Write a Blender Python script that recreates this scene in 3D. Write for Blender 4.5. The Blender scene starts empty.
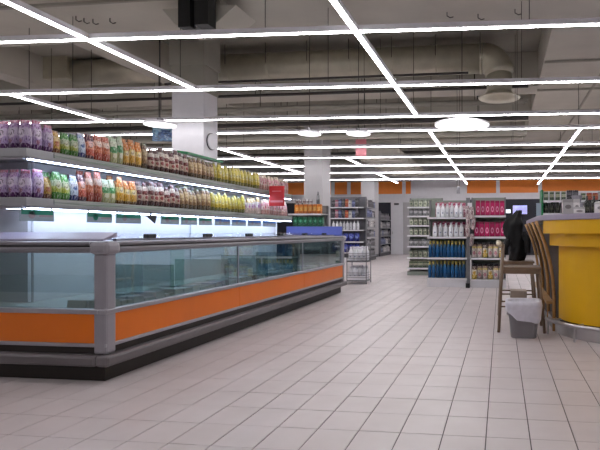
import bpy, math, random
from mathutils import Vector
R = random.Random(7)
scene = bpy.context.scene
col = scene.collection
PI = math.pi
# ------------------------------------------------------------------ camera
F, CX, CY, EYE = 520.0, 436.0, 232.0, 1.1
PSI = math.atan(65 / 520)
cam = bpy.data.cameras.new('camera'); cam_o = bpy.data.objects.new('camera', cam); col.objects.link(cam_o)
cam.sensor_width = 36; cam.lens = F / 600 * 36
cam.shift_x = (300 - CX) / 600; cam.shift_y = (CY - 225) / 600
cam.clip_end = 200
cam_o.location = (0, 0, EYE); cam_o.rotation_euler = (PI / 2, 0, PSI)
scene.camera = cam_o
# ------------------------------------------------------------------ world, exposure
w = bpy.data.worlds.new('world'); scene.world = w; w.use_nodes = True
w.node_tree.nodes['Background'].inputs[0].default_value = (0.02, 0.02, 0.022, 1)
w.node_tree.nodes['Background'].inputs[1].default_value = 0.5
vs = scene.view_settings
vs.view_transform = 'Standard'; vs.look = 'None'; vs.gamma = 1; vs.exposure = 0.0; vs.use_curve_mapping = False
STRIP_POWER = 30.0
LED_POWER = 16.0

# ------------------------------------------------------------------ pixel helpers (600 x 450 photo)
def ray(px, py):
    a, b = (px - CX) / F, (CY - py) / F
    return (a * math.cos(PSI) - math.sin(PSI), a * math.sin(PSI) + math.cos(PSI), b)
def at_y(px, py, Y):
    d = ray(px, py); t = Y / d[1]; return (d[0] * t, Y, EYE + d[2] * t)
def at_z(px, py, Z):
    d = ray(px, py); t = (Z - EYE) / d[2]; return (d[0] * t, d[1] * t, Z)
def at_x(px, py, X):
    d = ray(px, py); t = X / d[0]; return (X, d[1] * t, EYE + d[2] * t)
def project(x, y, z):
    xc = x * math.cos(PSI) + y * math.sin(PSI); zc = -x * math.sin(PSI) + y * math.cos(PSI)
    if zc < .05: return None
    return CX + F * xc / zc, CY - F * (z - EYE) / zc
def zy(py, Y, px=450): return at_y(px, py, Y)[2]
def xy(px, Y): return at_y(px, 232, Y)[0]

# ------------------------------------------------------------------ materials
def lin(c):
    return tuple(((v / 255) / 12.92 if v / 255 <= .04045 else ((v / 255 + .055) / 1.055) ** 2.4) for v in c)
def rgba(c): return (*lin(c), 1)
def new_mat(name):
    m = bpy.data.materials.new(name); m.use_nodes = True
    nt = m.node_tree; return m, nt, nt.nodes['Principled BSDF']
def mat(name, c, rough=.5, metal=0, noise=.06, scale=8, bump=0, spec=.5):
    m, nt, p = new_mat(name)
    n = nt.nodes; l = nt.links
    p.inputs['Roughness'].default_value = rough; p.inputs['Metallic'].default_value = metal
    p.inputs['Specular IOR Level'].default_value = spec
    tc = n.new('ShaderNodeTexCoord'); nz = n.new('ShaderNodeTexNoise')
    nz.inputs['Scale'].default_value = scale; nz.inputs['Detail'].default_value = 4
    l.new(tc.outputs['Object'], nz.inputs['Vector'])
    mx = n.new('ShaderNodeMix'); mx.data_type = 'RGBA'
    a = lin(c); k = noise * 2
    mx.inputs[6].default_value = (*[v * (1 - k) for v in a], 1)
    mx.inputs[7].default_value = (*[min(1, v * (1 + k)) for v in a], 1)
    l.new(nz.outputs['Fac'], mx.inputs[0]); l.new(mx.outputs[2], p.inputs['Base Color'])
    if bump:
        b = n.new('ShaderNodeBump'); b.inputs['Strength'].default_value = bump; b.inputs['Distance'].default_value = .02
        l.new(nz.outputs['Fac'], b.inputs['Height']); l.new(b.outputs['Normal'], p.inputs['Normal'])
    return m
def emit(name, c, s):
    m, nt, p = new_mat(name)
    p.inputs['Base Color'].default_value = (.8, .8, .8, 1)
    p.inputs['Emission Color'].default_value = (*c, 1); p.inputs['Emission Strength'].default_value = s
    return m
def glass(name, tint=(.9, .97, .97), rough=.02, ior=1.5, alpha=1.0):
    m, nt, p = new_mat(name); n = nt.nodes; l = nt.links
    t = n.new('ShaderNodeBsdfTransparent'); t.inputs[0].default_value = (*tint, 1)
    g = n.new('ShaderNodeBsdfGlossy'); g.inputs['Roughness'].default_value = rough
    lw = n.new('ShaderNodeLayerWeight'); lw.inputs['Blend'].default_value = .5     # facing = 1 - |cos|, the same from both sides of the pane
    pw = n.new('ShaderNodeMath'); pw.operation = 'POWER'; pw.inputs[1].default_value = 4; l.new(lw.outputs['Facing'], pw.inputs[0])
    r0 = ((ior - 1) / (ior + 1)) ** 2
    fr = n.new('ShaderNodeMath'); fr.operation = 'MULTIPLY_ADD'; fr.inputs[1].default_value = 1 - r0; fr.inputs[2].default_value = r0; l.new(pw.outputs[0], fr.inputs[0])
    mx = n.new('ShaderNodeMixShader')
    l.new(fr.outputs[0], mx.inputs[0]); l.new(t.outputs[0], mx.inputs[1]); l.new(g.outputs[0], mx.inputs[2])
    l.new(mx.outputs[0], n['Material Output'].inputs['Surface'])
    return m
def package(name, stops, blob=None, ring=None, speck=None, rough=.35, wob=.12, clean=False):
    """printed wrapper: colour bands up the pack, a printed spot or ring, and small print specks"""
    m, nt, p = new_mat(name); n = nt.nodes; l = nt.links
    p.inputs['Roughness'].default_value = rough
    tc = n.new('ShaderNodeTexCoord'); sp = n.new('ShaderNodeSeparateXYZ'); l.new(tc.outputs['Generated'], sp.inputs[0])
    oi = n.new('ShaderNodeObjectInfo')
    nz = n.new('ShaderNodeTexNoise'); nz.noise_dimensions = '4D'; nz.inputs['Scale'].default_value = 3.5; nz.inputs['Detail'].default_value = 2
    l.new(tc.outputs['Generated'], nz.inputs['Vector'])
    wm = n.new('ShaderNodeMath'); wm.operation = 'MULTIPLY'; wm.inputs[1].default_value = 0.0
    l.new(oi.outputs['Random'], wm.inputs[0]); l.new(wm.outputs[0], nz.inputs['W'])
    ma = n.new('ShaderNodeMath'); ma.operation = 'MULTIPLY_ADD'; ma.inputs[1].default_value = wob
    l.new(nz.outputs['Fac'], ma.inputs[0]); l.new(sp.outputs['Z'], ma.inputs[2])
    mo = n.new('ShaderNodeMath'); mo.operation = 'SUBTRACT'; mo.inputs[1].default_value = wob / 2
    l.new(ma.outputs[0], mo.inputs[0])
    cr = n.new('ShaderNodeValToRGB'); cr.color_ramp.interpolation = 'CONSTANT'
    el = cr.color_ramp.elements
    el[0].position = 0; el[0].color = rgba(stops[0][1])
    el[1].position = stops[1][0] if len(stops) > 1 else 1; el[1].color = rgba(stops[1][1] if len(stops) > 1 else stops[0][1])
    for z, c in stops[2:]:
        e = el.new(z); e.color = rgba(c)
    l.new(mo.outputs[0], cr.inputs[0]); cur = cr.outputs[0]
    def mix(fac, c):
        nonlocal cur
        x = n.new('ShaderNodeMix'); x.data_type = 'RGBA'; x.inputs[7].default_value = rgba(c)
        l.new(fac, x.inputs[0]); l.new(cur, x.inputs[6]); cur = x.outputs[2]
    def dist(cx, cz, sx, sz):
        a = n.new('ShaderNodeCombineXYZ'); l.new(sp.outputs['X'], a.inputs[0]); l.new(sp.outputs['Z'], a.inputs[1])
        b = n.new('ShaderNodeVectorMath'); b.operation = 'SUBTRACT'; b.inputs[1].default_value = (cx, cz, 0); l.new(a.outputs[0], b.inputs[0])
        c = n.new('ShaderNodeVectorMath'); c.operation = 'MULTIPLY'; c.inputs[1].default_value = (1 / sx, 1 / sz, 0); l.new(b.outputs[0], c.inputs[0])
        d = n.new('ShaderNodeVectorMath'); d.operation = 'LENGTH'; l.new(c.outputs[0], d.inputs[0]); return d.outputs['Value']
    def cmp(v, op, t):
        a = n.new('ShaderNodeMath'); a.operation = op; a.inputs[1].default_value = t; l.new(v, a.inputs[0]); return a.outputs[0]
    if speck:
        v = n.new('ShaderNodeTexVoronoi'); v.inputs['Scale'].default_value = 6; l.new(tc.outputs['Generated'], v.inputs['Vector'])
        mix(cmp(v.outputs['Distance'], 'LESS_THAN', .3), speck)
    if blob:
        for c, cx, cz, sx, sz in blob: mix(cmp(dist(cx, cz, sx, sz), 'LESS_THAN', 1), c)
    if ring:
        c, cx, cz, sx, sz = ring
        d = dist(cx, cz, sx, sz); a = cmp(d, 'LESS_THAN', 1); b = cmp(d, 'GREATER_THAN', .55)
        k = n.new('ShaderNodeMath'); k.operation = 'MULTIPLY'; l.new(a, k.inputs[0]); l.new(b, k.inputs[1]); mix(k.outputs[0], c)
    n3 = n.new('ShaderNodeTexNoise'); n3.inputs['Scale'].default_value = 9; n3.inputs['Detail'].default_value = 3; l.new(tc.outputs['Generated'], n3.inputs['Vector'])
    r3 = n.new('ShaderNodeMapRange'); r3.inputs[1].default_value = .56; r3.inputs[2].default_value = .62; r3.inputs[4].default_value = .8; l.new(n3.outputs['Fac'], r3.inputs[0])
    avg = tuple(int(.5 * c + 112) for c in stops[len(stops) // 2][1])
    if not clean: mix(r3.outputs[0], avg)
    r4 = n.new('ShaderNodeMapRange'); r4.inputs[1].default_value = .46; r4.inputs[2].default_value = .41; r4.inputs[4].default_value = .75; l.new(n3.outputs['Fac'], r4.inputs[0])
    if not clean: mix(r4.outputs[0], tuple(int(.5 * c) for c in stops[0][1]))
    hs = n.new('ShaderNodeHueSaturation'); l.new(cur, hs.inputs['Color'])
    mr = n.new('ShaderNodeMapRange'); mr.inputs[3].default_value = .6; mr.inputs[4].default_value = 1.02
    l.new(oi.outputs['Random'], mr.inputs[0]); l.new(mr.outputs[0], hs.inputs['Value'])
    l.new(hs.outputs[0], p.inputs['Base Color'])
    return m

M = dict(
    tile=None,
    grout=mat('grout', (78, 70, 70), .8),
    concrete=mat('concrete', (150, 146, 136), .9, noise=.12, scale=1.5, bump=.2),
    beam=mat('concrete_beam', (184, 179, 168), .9, noise=.1, scale=1.2, bump=.2),
    wall=mat('painted_wall', (178, 175, 178), .7, noise=.03, scale=2),
    white=mat('white_paint', (222, 220, 226), .5, noise=.03),
    navy=mat('dark_blue_sheet', (30, 30, 44), .6),
    orange_band=mat('orange_band', (240, 134, 44), .5, noise=.04),
    galv=mat('galvanised_duct', (186, 180, 162), .36, .45, .12, 4),
    pipe=mat('pipe_dark', (62, 58, 56), .6),
    alu=mat('aluminium', (176, 174, 182), .32, .85, .04),
    greyplastic=mat('grey_plastic', (150, 147, 155), .4, 0, .04),
    darkgrey=mat('dark_grey', (70, 68, 74), .45, 0, .05),
    bumper=mat('bumper_grey', (112, 107, 110), .35, .3, .06),
    railgrey=mat('rail_grey', (126, 123, 131), .35, .2, .05),
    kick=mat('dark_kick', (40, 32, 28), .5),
    black=mat('black', (16, 16, 18), .5),
    orange=mat('orange_laminate', (228, 114, 8), .35, 0, .05, 3),
    tub=mat('freezer_tub', (196, 202, 200), .4, 0, .04),
    frost=mat('frosted_goods', (190, 205, 210), .5, 0, .2, 12),
    tray=mat('shelf_tray', (158, 158, 162), .4, .2, .04),
    price=package('price_rail', [(0, (170, 178, 172)), (.5, (186, 190, 184))], speck=(150, 190, 150)),
    shelfdark=mat('shelf_dark', (104, 103, 110), .5, .1, .05),
    lilac=mat('lilac_counter', (158, 150, 170), .35, 0, .04),
    yellow=mat('yellow_panel', (222, 170, 2), .38, 0, .05, 3),
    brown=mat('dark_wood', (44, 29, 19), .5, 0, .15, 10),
    wood=mat('bent_wood', (176, 132, 80), .38, 0, .18, 14),
    stoolwood=mat('stool_wood', (120, 98, 80), .4, 0, .12, 14),
    cream=mat('cream_wood', (206, 190, 166), .45, 0, .08),
    steel=mat('steel', (190, 188, 190), .28, .9, .05),
    bin=mat('bin_plastic', (120, 116, 120), .4, 0, .05),
    liner=mat('bin_liner', (205, 202, 214), .35, 0, .1, 20),
    card=mat('cardboard', (176, 160, 146), .7, 0, .06),
    coat=mat('black_cloth', (14, 13, 16), .8, 0, .2, 20),
    blueplastic=mat('blue_plastic', (92, 104, 186), .45, 0, .05),
    redsign=mat('red_sign', (196, 34, 44), .4, 0, .04),
    pinksign=mat('pink_sign', (214, 130, 140), .4, 0, .06),
    greensign=mat('green_sign', (20, 120, 70), .4, 0, .06),
    acryl=mat('acrylic_card', (150, 166, 178), .3, 0, .05),
    teal=mat('teal_print', (20, 130, 110), .4, 0, .06),
    blueprint=mat('blue_print', (70, 120, 200), .4, 0, .06),
    greyprint=mat('grey_print', (150, 140, 150), .5, 0, .1),
    greenmetal=mat('green_grey_metal', (132, 140, 132), .45, .2, .05),
    wire=mat('wire_grey', (120, 120, 124), .4, .6, .04),
    glass=glass('clear_glass', (.68, .76, .745), .015, 2.0),
    lid=glass('lid_glass', (.72, .74, .82), .12, 2.2),
    strip=emit('strip_light', (1, .985, .99), STRIP_POWER),
    lamp=emit('round_lamp', (1, .985, .99), 1.6),
    led=emit('shelf_led', (.62, .76, 1), LED_POWER),
    screen=None,
)
def tile_mat():
    m, nt, p = new_mat('floor_tile'); n = nt.nodes; l = nt.links
    p.inputs['Roughness'].default_value = .33
    g = n.new('ShaderNodeNewGeometry'); tc = n.new('ShaderNodeTexCoord')
    nz = n.new('ShaderNodeTexNoise'); nz.inputs['Scale'].default_value = 2.2; nz.inputs['Detail'].default_value = 5
    l.new(g.outputs['Position'], nz.inputs['Vector'])
    mx = n.new('ShaderNodeMix'); mx.data_type = 'RGBA'
    mx.inputs[6].default_value = rgba((192, 181, 182)); mx.inputs[7].default_value = rgba((216, 206, 208))
    l.new(nz.outputs['Fac'], mx.inputs[0])
    hs = n.new('ShaderNodeHueSaturation'); l.new(mx.outputs[2], hs.inputs['Color'])
    mr = n.new('ShaderNodeMapRange'); mr.inputs[3].default_value = .93; mr.inputs[4].default_value = 1.05
    l.new(g.outputs['Random Per Island'], mr.inputs[0]); l.new(mr.outputs[0], hs.inputs['Value'])
    l.new(hs.outputs[0], p.inputs['Base Color'])
    n2 = n.new('ShaderNodeTexNoise'); n2.inputs['Scale'].default_value = 9; l.new(g.outputs['Position'], n2.inputs['Vector'])
    m2 = n.new('ShaderNodeMapRange'); m2.inputs[3].default_value = .24; m2.inputs[4].default_value = .46
    l.new(n2.outputs['Fac'], m2.inputs[0]); l.new(m2.outputs[0], p.inputs['Roughness'])
    return m
M['tile'] = tile_mat()
def screen_mat():
    m, nt, p = new_mat('blue_screen'); n = nt.nodes; l = nt.links
    tc = n.new('ShaderNodeTexCoord'); nz = n.new('ShaderNodeTexNoise'); nz.inputs['Scale'].default_value = 3
    l.new(tc.outputs['Generated'], nz.inputs['Vector'])
    cr = n.new('ShaderNodeValToRGB'); cr.color_ramp.elements[0].position = .5; cr.color_ramp.elements[0].color = rgba((16, 20, 190))
    cr.color_ramp.elements[1].position = .6; cr.color_ramp.elements[1].color = rgba((90, 120, 245))
    l.new(nz.outputs['Fac'], cr.inputs[0]); l.new(cr.outputs[0], p.inputs['Emission Color']); p.inputs['Emission Strength'].default_value = .8
    return m
M['screen'] = screen_mat()

# ------------------------------------------------------------------ mesh builder
class MB:
    def __init__(s): s.v = []; s.f = []
    def box(s, x0, x1, y0, y1, z0, z1):
        b = len(s.v)
        s.v += [(x, y, z) for z in (z0, z1) for y in (y0, y1) for x in (x0, x1)]
        s.f += [tuple(b + i for i in q) for q in ((0, 2, 3, 1), (4, 5, 7, 6), (0, 1, 5, 4), (2, 6, 7, 3), (0, 4, 6, 2), (1, 3, 7, 5))]
        return s
    def hexa(s, p):      # eight corners, bottom four then top four, counter-clockwise
        b = len(s.v); s.v += [tuple(q) for q in p]
        s.f += [tuple(b + i for i in q) for q in ((3, 2, 1, 0), (4, 5, 6, 7), (0, 1, 5, 4), (1, 2, 6, 5), (2, 3, 7, 6), (3, 0, 4, 7))]
        return s
    def tube(s, pts, r, n=8, caps=True):
        pts = [Vector(p) for p in pts]; b = len(s.v); rr = r if isinstance(r, (list, tuple)) else [r] * len(pts)
        prev = None
        for i, p in enumerate(pts):
            d = (pts[min(i + 1, len(pts) - 1)] - pts[max(i - 1, 0)]).normalized()
            if prev is None:
                u = d.orthogonal().normalized()
            else:
                u = (prev - d * prev.dot(d)).normalized()
            prev = u; v = d.cross(u)
            for k in range(n):
                a = 2 * PI * k / n; s.v.append(tuple(p + (u * math.cos(a) + v * math.sin(a)) * rr[i]))
        for i in range(len(pts) - 1):
            for k in range(n):
                k2 = (k + 1) % n; s.f.append((b + i * n + k, b + i * n + k2, b + (i + 1) * n + k2, b + (i + 1) * n + k))
        if caps:
            s.f.append(tuple(b + k for k in reversed(range(n)))); e = b + (len(pts) - 1) * n; s.f.append(tuple(e + k for k in range(n)))
        return s
    def lathe(s, prof, n=12, c=(0, 0, 0)):
        b = len(s.v)
        for r, z in prof:
            for k in range(n):
                a = 2 * PI * k / n; s.v.append((c[0] + r * math.cos(a), c[1] + r * math.sin(a), c[2] + z))
        for i in range(len(prof) - 1):
            for k in range(n):
                k2 = (k + 1) % n; s.f.append((b + i * n + k, b + i * n + k2, b + (i + 1) * n + k2, b + (i + 1) * n + k))
        s.f.append(tuple(b + k for k in reversed(range(n)))); e = b + (len(prof) - 1) * n; s.f.append(tuple(e + k for k in range(n)))
        return s
    def prism(s, poly, z0, z1):
        b = len(s.v); n = len(poly)
        s.v += [(x, y, z0) for x, y in poly] + [(x, y, z1) for x, y in poly]
        s.f.append(tuple(b + k for k in reversed(range(n)))); s.f.append(tuple(b + n + k for k in range(n)))
        for k in range(n):
            k2 = (k + 1) % n; s.f.append((b + k, b + k2, b + n + k2, b + n + k))
        return s
    def ribbon(s, a, c, z0, z1):   # wall between two open polylines of equal length
        b = len(s.v); n = len(a)
        for (x, y), (u, v) in zip(a, c): s.v += [(x, y, z0), (x, y, z1), (u, v, z1), (u, v, z0)]
        for i in range(n - 1):
            p, q = b + 4 * i, b + 4 * i + 4
            for k in range(4):
                k2 = (k + 1) % 4; s.f.append((p + k, p + k2, q + k2, q + k))
        s.f.append((b, b + 3, b + 2, b + 1)); e = b + 4 * (n - 1); s.f.append((e, e + 1, e + 2, e + 3))
        return s
    def mesh(s, name, m, origin=(0, 0, 0), smooth=False):
        me = bpy.data.meshes.new(name)
        o = origin
        me.from_pydata([(x - o[0], y - o[1], z - o[2]) for x, y, z in s.v], [], s.f)
        me.materials.append(M[m] if isinstance(m, str) else m)
        if smooth:
            for p in me.polygons: p.use_smooth = True
        me.update(); return me
    def build(s, name, m, parent=None, smooth=False, bevel=0, origin=None):
        if parent is not None:
            org = parent.get('_org', (0, 0, 0))
            o = bpy.data.objects.new(name, s.mesh(name, m, org, smooth)); o.parent = parent; o['_org'] = list(org)
        else:
            if origin is None:
                xs, ys, zs = zip(*s.v); origin = ((min(xs) + max(xs)) / 2, (min(ys) + max(ys)) / 2, min(zs))
            o = bpy.data.objects.new(name, s.mesh(name, m, origin, smooth)); o.location = origin; o['_org'] = list(origin)
        col.objects.link(o)
        if bevel:
            b = o.modifiers.new('bevel', 'BEVEL'); b.width = bevel; b.segments = 2; b.limit_method = 'ANGLE'
        return o
def fix_normals(o):
    import bmesh
    bm = bmesh.new(); bm.from_mesh(o.data); bmesh.ops.recalc_face_normals(bm, faces=bm.faces); bm.to_mesh(o.data); bm.free()
def tag(o, label=None, cat=None, group=None, kind=None):
    if label: o['label'] = label
    if cat: o['category'] = cat
    if group: o['group'] = group
    if kind: o['kind'] = kind
    return o
def thing(name, loc, label, cat, group=None):
    o = bpy.data.objects.new(name, None); col.objects.link(o); o.location = loc; o['_org'] = list(loc)
    o.empty_display_size = .1
    return tag(o, label, cat, group)
def struct(o): return tag(o, kind='structure')
def B(x0, x1, y0, y1, z0, z1): return MB().box(min(x0, x1), max(x0, x1), min(y0, y1), max(y0, y1), min(z0, z1), max(z0, z1))

# ================================================================== SETTING
XL, XR, YB, YF, ZC = -17.0, 8.0, 25.2, -5.0, 5.3
struct(B(XL - .2, XL, YF, YB, 0, ZC).build('wall_left', 'wall'))
struct(B(XR, XR + .2, YF, YB, 0, ZC).build('wall_right', 'wall'))
wb = struct(B(XL, XR, YB, YB + .2, 0, ZC).build('wall_back', 'wall'))
struct(B(XL, XR, YF - .2, YF, 0, ZC).build('wall_front', 'wall'))
# back wall finishes
zb0, zb1 = zy(193.5, YB), zy(181, YB)
X = lambda p: xy(p, YB - .05)
B(XL, X(411), YB - .06, YB - .001, zb0, zb1).build('orange_fascia', 'orange_band', wb)
B(X(467), XR, YB - .06, YB - .001, zb0, zb1).build('orange_fascia', 'orange_band', wb)
B(XL, X(411), YB - .05, YB - .001, zb0 - .42, zb0).build('white_fascia', 'white', wb)
B(X(467), XR, YB - .05, YB - .001, zb0 - .3, zb0).build('white_fascia', 'white', wb)
B(X(411), X(467), YB - .10, YB - .001, 0, zb1 + .3).build('white_panel', 'white', wb)
B(X(469), XR, YB - .04, YB - .001, 0, zb0 - .3).build('dark_panel', 'navy', wb)  # flat dark sheet standing in for the unlit opening to the back area
B(XL, X(391), YB - .04, YB - .001, 0, zb0 - .42).build('dark_panel', 'navy', wb)
for p in (333, 349, 404, 498, 540):
    B(X(p) - .09, X(p) + .09, YB - .075, YB - .061, zb0, zb1).build('fascia_joint', 'white', wb)
# white service door
d1 = struct(B(X(391), X(403), YB - .09, YB - .001, 0, zy(199, YB)).build('door_1', 'white', bevel=.01))
B(X(394.2), X(399), YB - .1, YB - .091, zy(204.8, YB), zy(202.8, YB)).build('sign_plate', 'darkgrey', d1)
B(X(392.4), X(393.2), YB - .14, YB - .091, 1.0, 1.12).build('door_handle', 'steel', d1)

# ceiling: slab, dropped slab, beams
ce = struct(B(XL, XR, YF, YB, ZC, ZC + .2).build('ceiling', 'concrete'))
B(XL, XR, YF, 8.5, 4.5, ZC - .001).build('dropped_slab', 'beam', ce)
B(.85, XR, 8.5, YB, 4.5, ZC - .001).build('longitudinal_beam', 'beam', ce)
for y0, y1, z in ((12.3, 13.0, 4.5), (15.1, 15.9, 4.45), (18.6, 19.4, 4.45), (22.2, 23.0, 4.45)):
    B(XL, .85, y0, y1, z, ZC - .001).build('cross_beam', 'beam', ce)
for x in (-15.2, -11.4, -7.9):
    B(x, x + .5, 8.5, YB, 4.6, ZC - .001).build('secondary_beam', 'beam', ce)
for y in (6.95, 2.75, 0.9):
    B(XL, XR, y, y + .05, 4.46, 4.5).build('shutter_mark', 'concrete', ce)
for x in (2.1, 3.6, 5.2):
    B(x, x + .05, 8.5, YB, 4.47, 4.5).build('shutter_mark', 'concrete', ce)
for y in (10.5, 12.6, 14.8, 17.2):
    B(.86, XR, y, y + .06, 4.46, 4.5).build('shutter_mark', 'concrete', ce)

# columns
def column(pl, pm, pr, Y, w, label, zsplit=None):
    x0, x1 = xy(pl, Y), xy(pm, Y)
    c = B(x0, x1, Y, Y + w, 0, 4.5).build('column', 'white' if zsplit else 'wall')
    tag(struct(c))
    B(x0 - .04, x1 + .04, Y - .04, Y + w + .04, 4.5, ZC - .002).build('column_head', 'concrete', c)
    if zsplit: B(x0 - .012, x1 + .012, Y - .012, Y + w + .012, zsplit, 4.499).build('bare_upper_shaft', 'concrete', c)
    B(x0 - .015, x1 + .015, Y - .015, Y + w + .015, 0, .12).build('column_base', 'darkgrey', c)
    return c
c1 = column(172, 203.6, 218, 9.9, .52, 'column', zy(91.5, 9.9, 190))
c2 = column(304, 322.5, 331, 15.4, .75, 'column')
c3 = column(361, 374.5, 379.5, 22, .75, 'column')

# floor: grout bed and tiles
fl = struct(B(XL, XR, YF, YB, -.06, -.004).build('floor', 'grout'))
TW, TD = .234, .29
gx, gy = .005, .0026
x_ref = at_z(485, 450, 0)[0]; y_ref = at_z(0, 413.3, 0)[1]
def tile_mesh():
    m = MB(); a, b, c = (TW - gx) / 2, (TD - gy) / 2, .0025
    m.v = [(-a, -b, -.008), (a, -b, -.008), (a, b, -.008), (-a, b, -.008), (-a + .001, -b + .001, 0), (a - .001, -b + .001, 0), (a - .001, b - .001, 0), (-a + .001, b - .001, 0)]
    m.f = [(4, 5, 6, 7), (0, 1, 5, 4), (1, 2, 6, 5), (2, 3, 7, 6), (3, 0, 4, 7)]
    return m
tm = tile_mesh()
cand, rest = [], []
for i in range(-62, 30):
    for j in range(-24, 92):
        cx, cy = x_ref + (i + .5) * TW, y_ref + (j + .5) * TD
        if not (XL < cx < XR and YF < cy < YB): continue
        p = project(cx, cy, 0)
        vis = p and -8 < p[0] < 606 and p[1] < 456 and cy < 11
        if vis and cx < -3.05 and 4.0 < cy < 9.3: vis = False
        if vis and cx > .7 and cy > 5.4 + max(0, .9 - cx): vis = False
        if vis: cand.append((cy - .05 * abs(cx), cx, cy))
        elif cy > -1.5 and cx > -12: rest.append((cx, cy))
cand.sort()
tme = tm.mesh('tile', 'tile')
for k, (_, cx, cy) in enumerate(cand):
    if k < 300:
        o = bpy.data.objects.new('tile', tme); o.parent = fl
        lo = Vector(fl.location)
        o.location = Vector((cx, cy, R.uniform(-.0006, .0006))) - lo; o.rotation_euler = (R.uniform(-.0012, .0012), R.uniform(-.0012, .0012), 0)
        col.objects.link(o)
    else: rest.append((cx, cy))
big = MB()
for cx, cy in rest:
    b = len(big.v); big.v += [(x + cx, y + cy, z) for x, y, z in tm.v]; big.f += [tuple(b + i for i in f) for f in tm.f]
tag(big.build('distant_tiles', 'tile', fl), kind='stuff')

# ================================================================== LIGHTS OF THE STORE
ZS = 3.3
SLANT = math.tan(math.radians(2.7))
def sy(y, x): return y + SLANT * (x - xref_of(y))
def xref_of(y): return xy(300, y)
def cross_strip(y, label):
    t = thing('strip_light', (-4, y, ZS), label, 'strip light', 'strip lights running across the store')
    x0, x1 = -14.5, 6.6; ya, yb = sy(y, x0), sy(y, x1)
    def bar(h, z0, z1): return MB().hexa([(x0, ya - h, z0), (x1, yb - h, z0), (x1, yb + h, z0), (x0, ya + h, z0), (x0, ya - h, z1), (x1, yb - h, z1), (x1, yb + h, z1), (x0, ya + h, z1)])
    bar(.028, ZS, ZS + .06).build('housing', 'white', t)
    bar(.013, ZS - .013, ZS - .0005).build('diffuser', 'strip', t)
    for x in (-13, -10.2, -6.7, -2.6, .3, 2.9, 5.9):
        MB().tube([(x, sy(y, x), ZS + .06), (x, sy(y, x), ceil_z(x, sy(y, x)))], .005, 5).build('suspension_rod', 'pipe', t)
def ceil_z(x, y):
    if y < 8.5 or x > .85: return 4.499
    for y0, y1, z in ((12.3, 13.0, 4.5), (15.1, 15.9, 4.45), (18.6, 19.4, 4.45), (22.2, 23.0, 4.45)):
        if y0 <= y <= y1: return z - .001
    for b in (-15.2, -11.4, -7.9):
        if b <= x <= b + .5: return 4.599
    return ZC - .001
ys = [at_z(300, p, ZS)[1] for p in (33, 87.5, 118.2, 132, 147.5, 158, 166.3, 173.3, 180)]
names = ['nearest', 'second', 'third', 'fourth', 'fifth', 'sixth', 'seventh', 'eighth', 'farthest']
for y, nm in zip(ys, names): cross_strip(y, nm + ' strip light running crosswise under the ceiling, counted from the camera')
for y in (ys[0] - 2.1, ys[0] - 4.2, ys[0] - 6.3): cross_strip(y, 'strip light running crosswise above and behind the viewpoint')
def long_strip(p0, p1, label, extend=0):
    a, b = at_z(*p0, ZS), at_z(*p1, ZS)
    x = (a[0] + b[0]) / 2; y0, y1 = a[1] - extend, b[1]
    near = [sy(y, x) for y in ys if abs(sy(y, x) - y1) < .8]
    if near: y1 = min(near, key=lambda q: abs(q - y1)) - .032
    near = [sy(y, x) for y in ys if abs(sy(y, x) - y0) < .6]
    if near and not extend: y0 = min(near, key=lambda q: abs(q - y0)) + .032
    z = ZS
    t = thing('strip_light', (x, (y0 + y1) / 2, z), label, 'strip light', 'strip lights running along the aisles')
    B(x - .036, x + .036, y0, y1, z, z + .06).build('housing', 'white', t)
    B(x - .026, x + .026, y0 + .01, y1 - .01, z - .01, z - .0005).build('diffuser', 'strip', t)
    for y in (y0 + .35, y1 - .35):
        MB().tube([(x, y, z + .06), (x, y, ceil_z(x, y))], .006, 5).build('suspension_rod', 'pipe', t)
cuts = [a for y in [ys[0] - 6.3, ys[0] - 4.2, ys[0] - 2.1] + ys for a in (y,)]
long_strip((10, 0), (187, 88), 'lengthwise strip light slanting over the left freezer towards the white column', 1.2)
long_strip((332, 0), (418, 117), 'long lengthwise strip light slanting down from the middle of the top edge', 1.2)
long_strip((434, 132), (465, 184), 'lengthwise strip light above the end display of white and blue bottles')
long_strip((580, 132), (537, 184), 'lengthwise strip light slanting down left above the bar')
long_strip((0, 91), (92, 118.2), 'short lengthwise strip light at the far left above the purple bags')
long_strip((218, 147.5), (303, 174), 'lengthwise strip light between the white column and the second column')
long_strip((346, 158), (363.6, 166.3), 'short lengthwise strip light under the pink hanging sign')
long_strip((379, 173.5), (396, 183), 'small lengthwise strip light right of the far column')
# round lamps
def round_lamp(px, py, wpx, Z, label):
    c = at_z(px, py, Z); zc = -c[0] * math.sin(PSI) + c[1] * math.cos(PSI); r = wpx / 2 * zc / F
    t = thing('round_lamp', c, label, 'ceiling lamp', 'round disc lamps')
    MB().lathe([(r, .012), (r, .045), (r * .96, .052)], 36, c).build('housing', 'white', t, smooth=False)
    MB().lathe([(r * .97, 0), (r * .985, .0115)], 36, c).build('diffuser', 'lamp', t)
    MB().lathe([(.05, .052), (.05, .13)], 12, c).build('ceiling_mount', 'greyplastic', t)
    MB().tube([(c[0], c[1], c[2] + .13), (c[0], c[1], ceil_z(c[0], c[1]))], .008, 6).build('suspension_rod', 'pipe', t)
round_lamp(462, 126, 55, 3.22, 'large round disc lamp hanging above the aisle')
round_lamp(309.5, 134.5, 23, 3.1, 'small round disc lamp left of the pink hanging sign')
round_lamp(358.5, 134.5, 24, 3.1, 'small round disc lamp directly above the pink hanging sign')
round_lamp(160, 125.5, 30, 3.0, 'white round disc lamp beside the near white column above blue sign')

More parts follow.
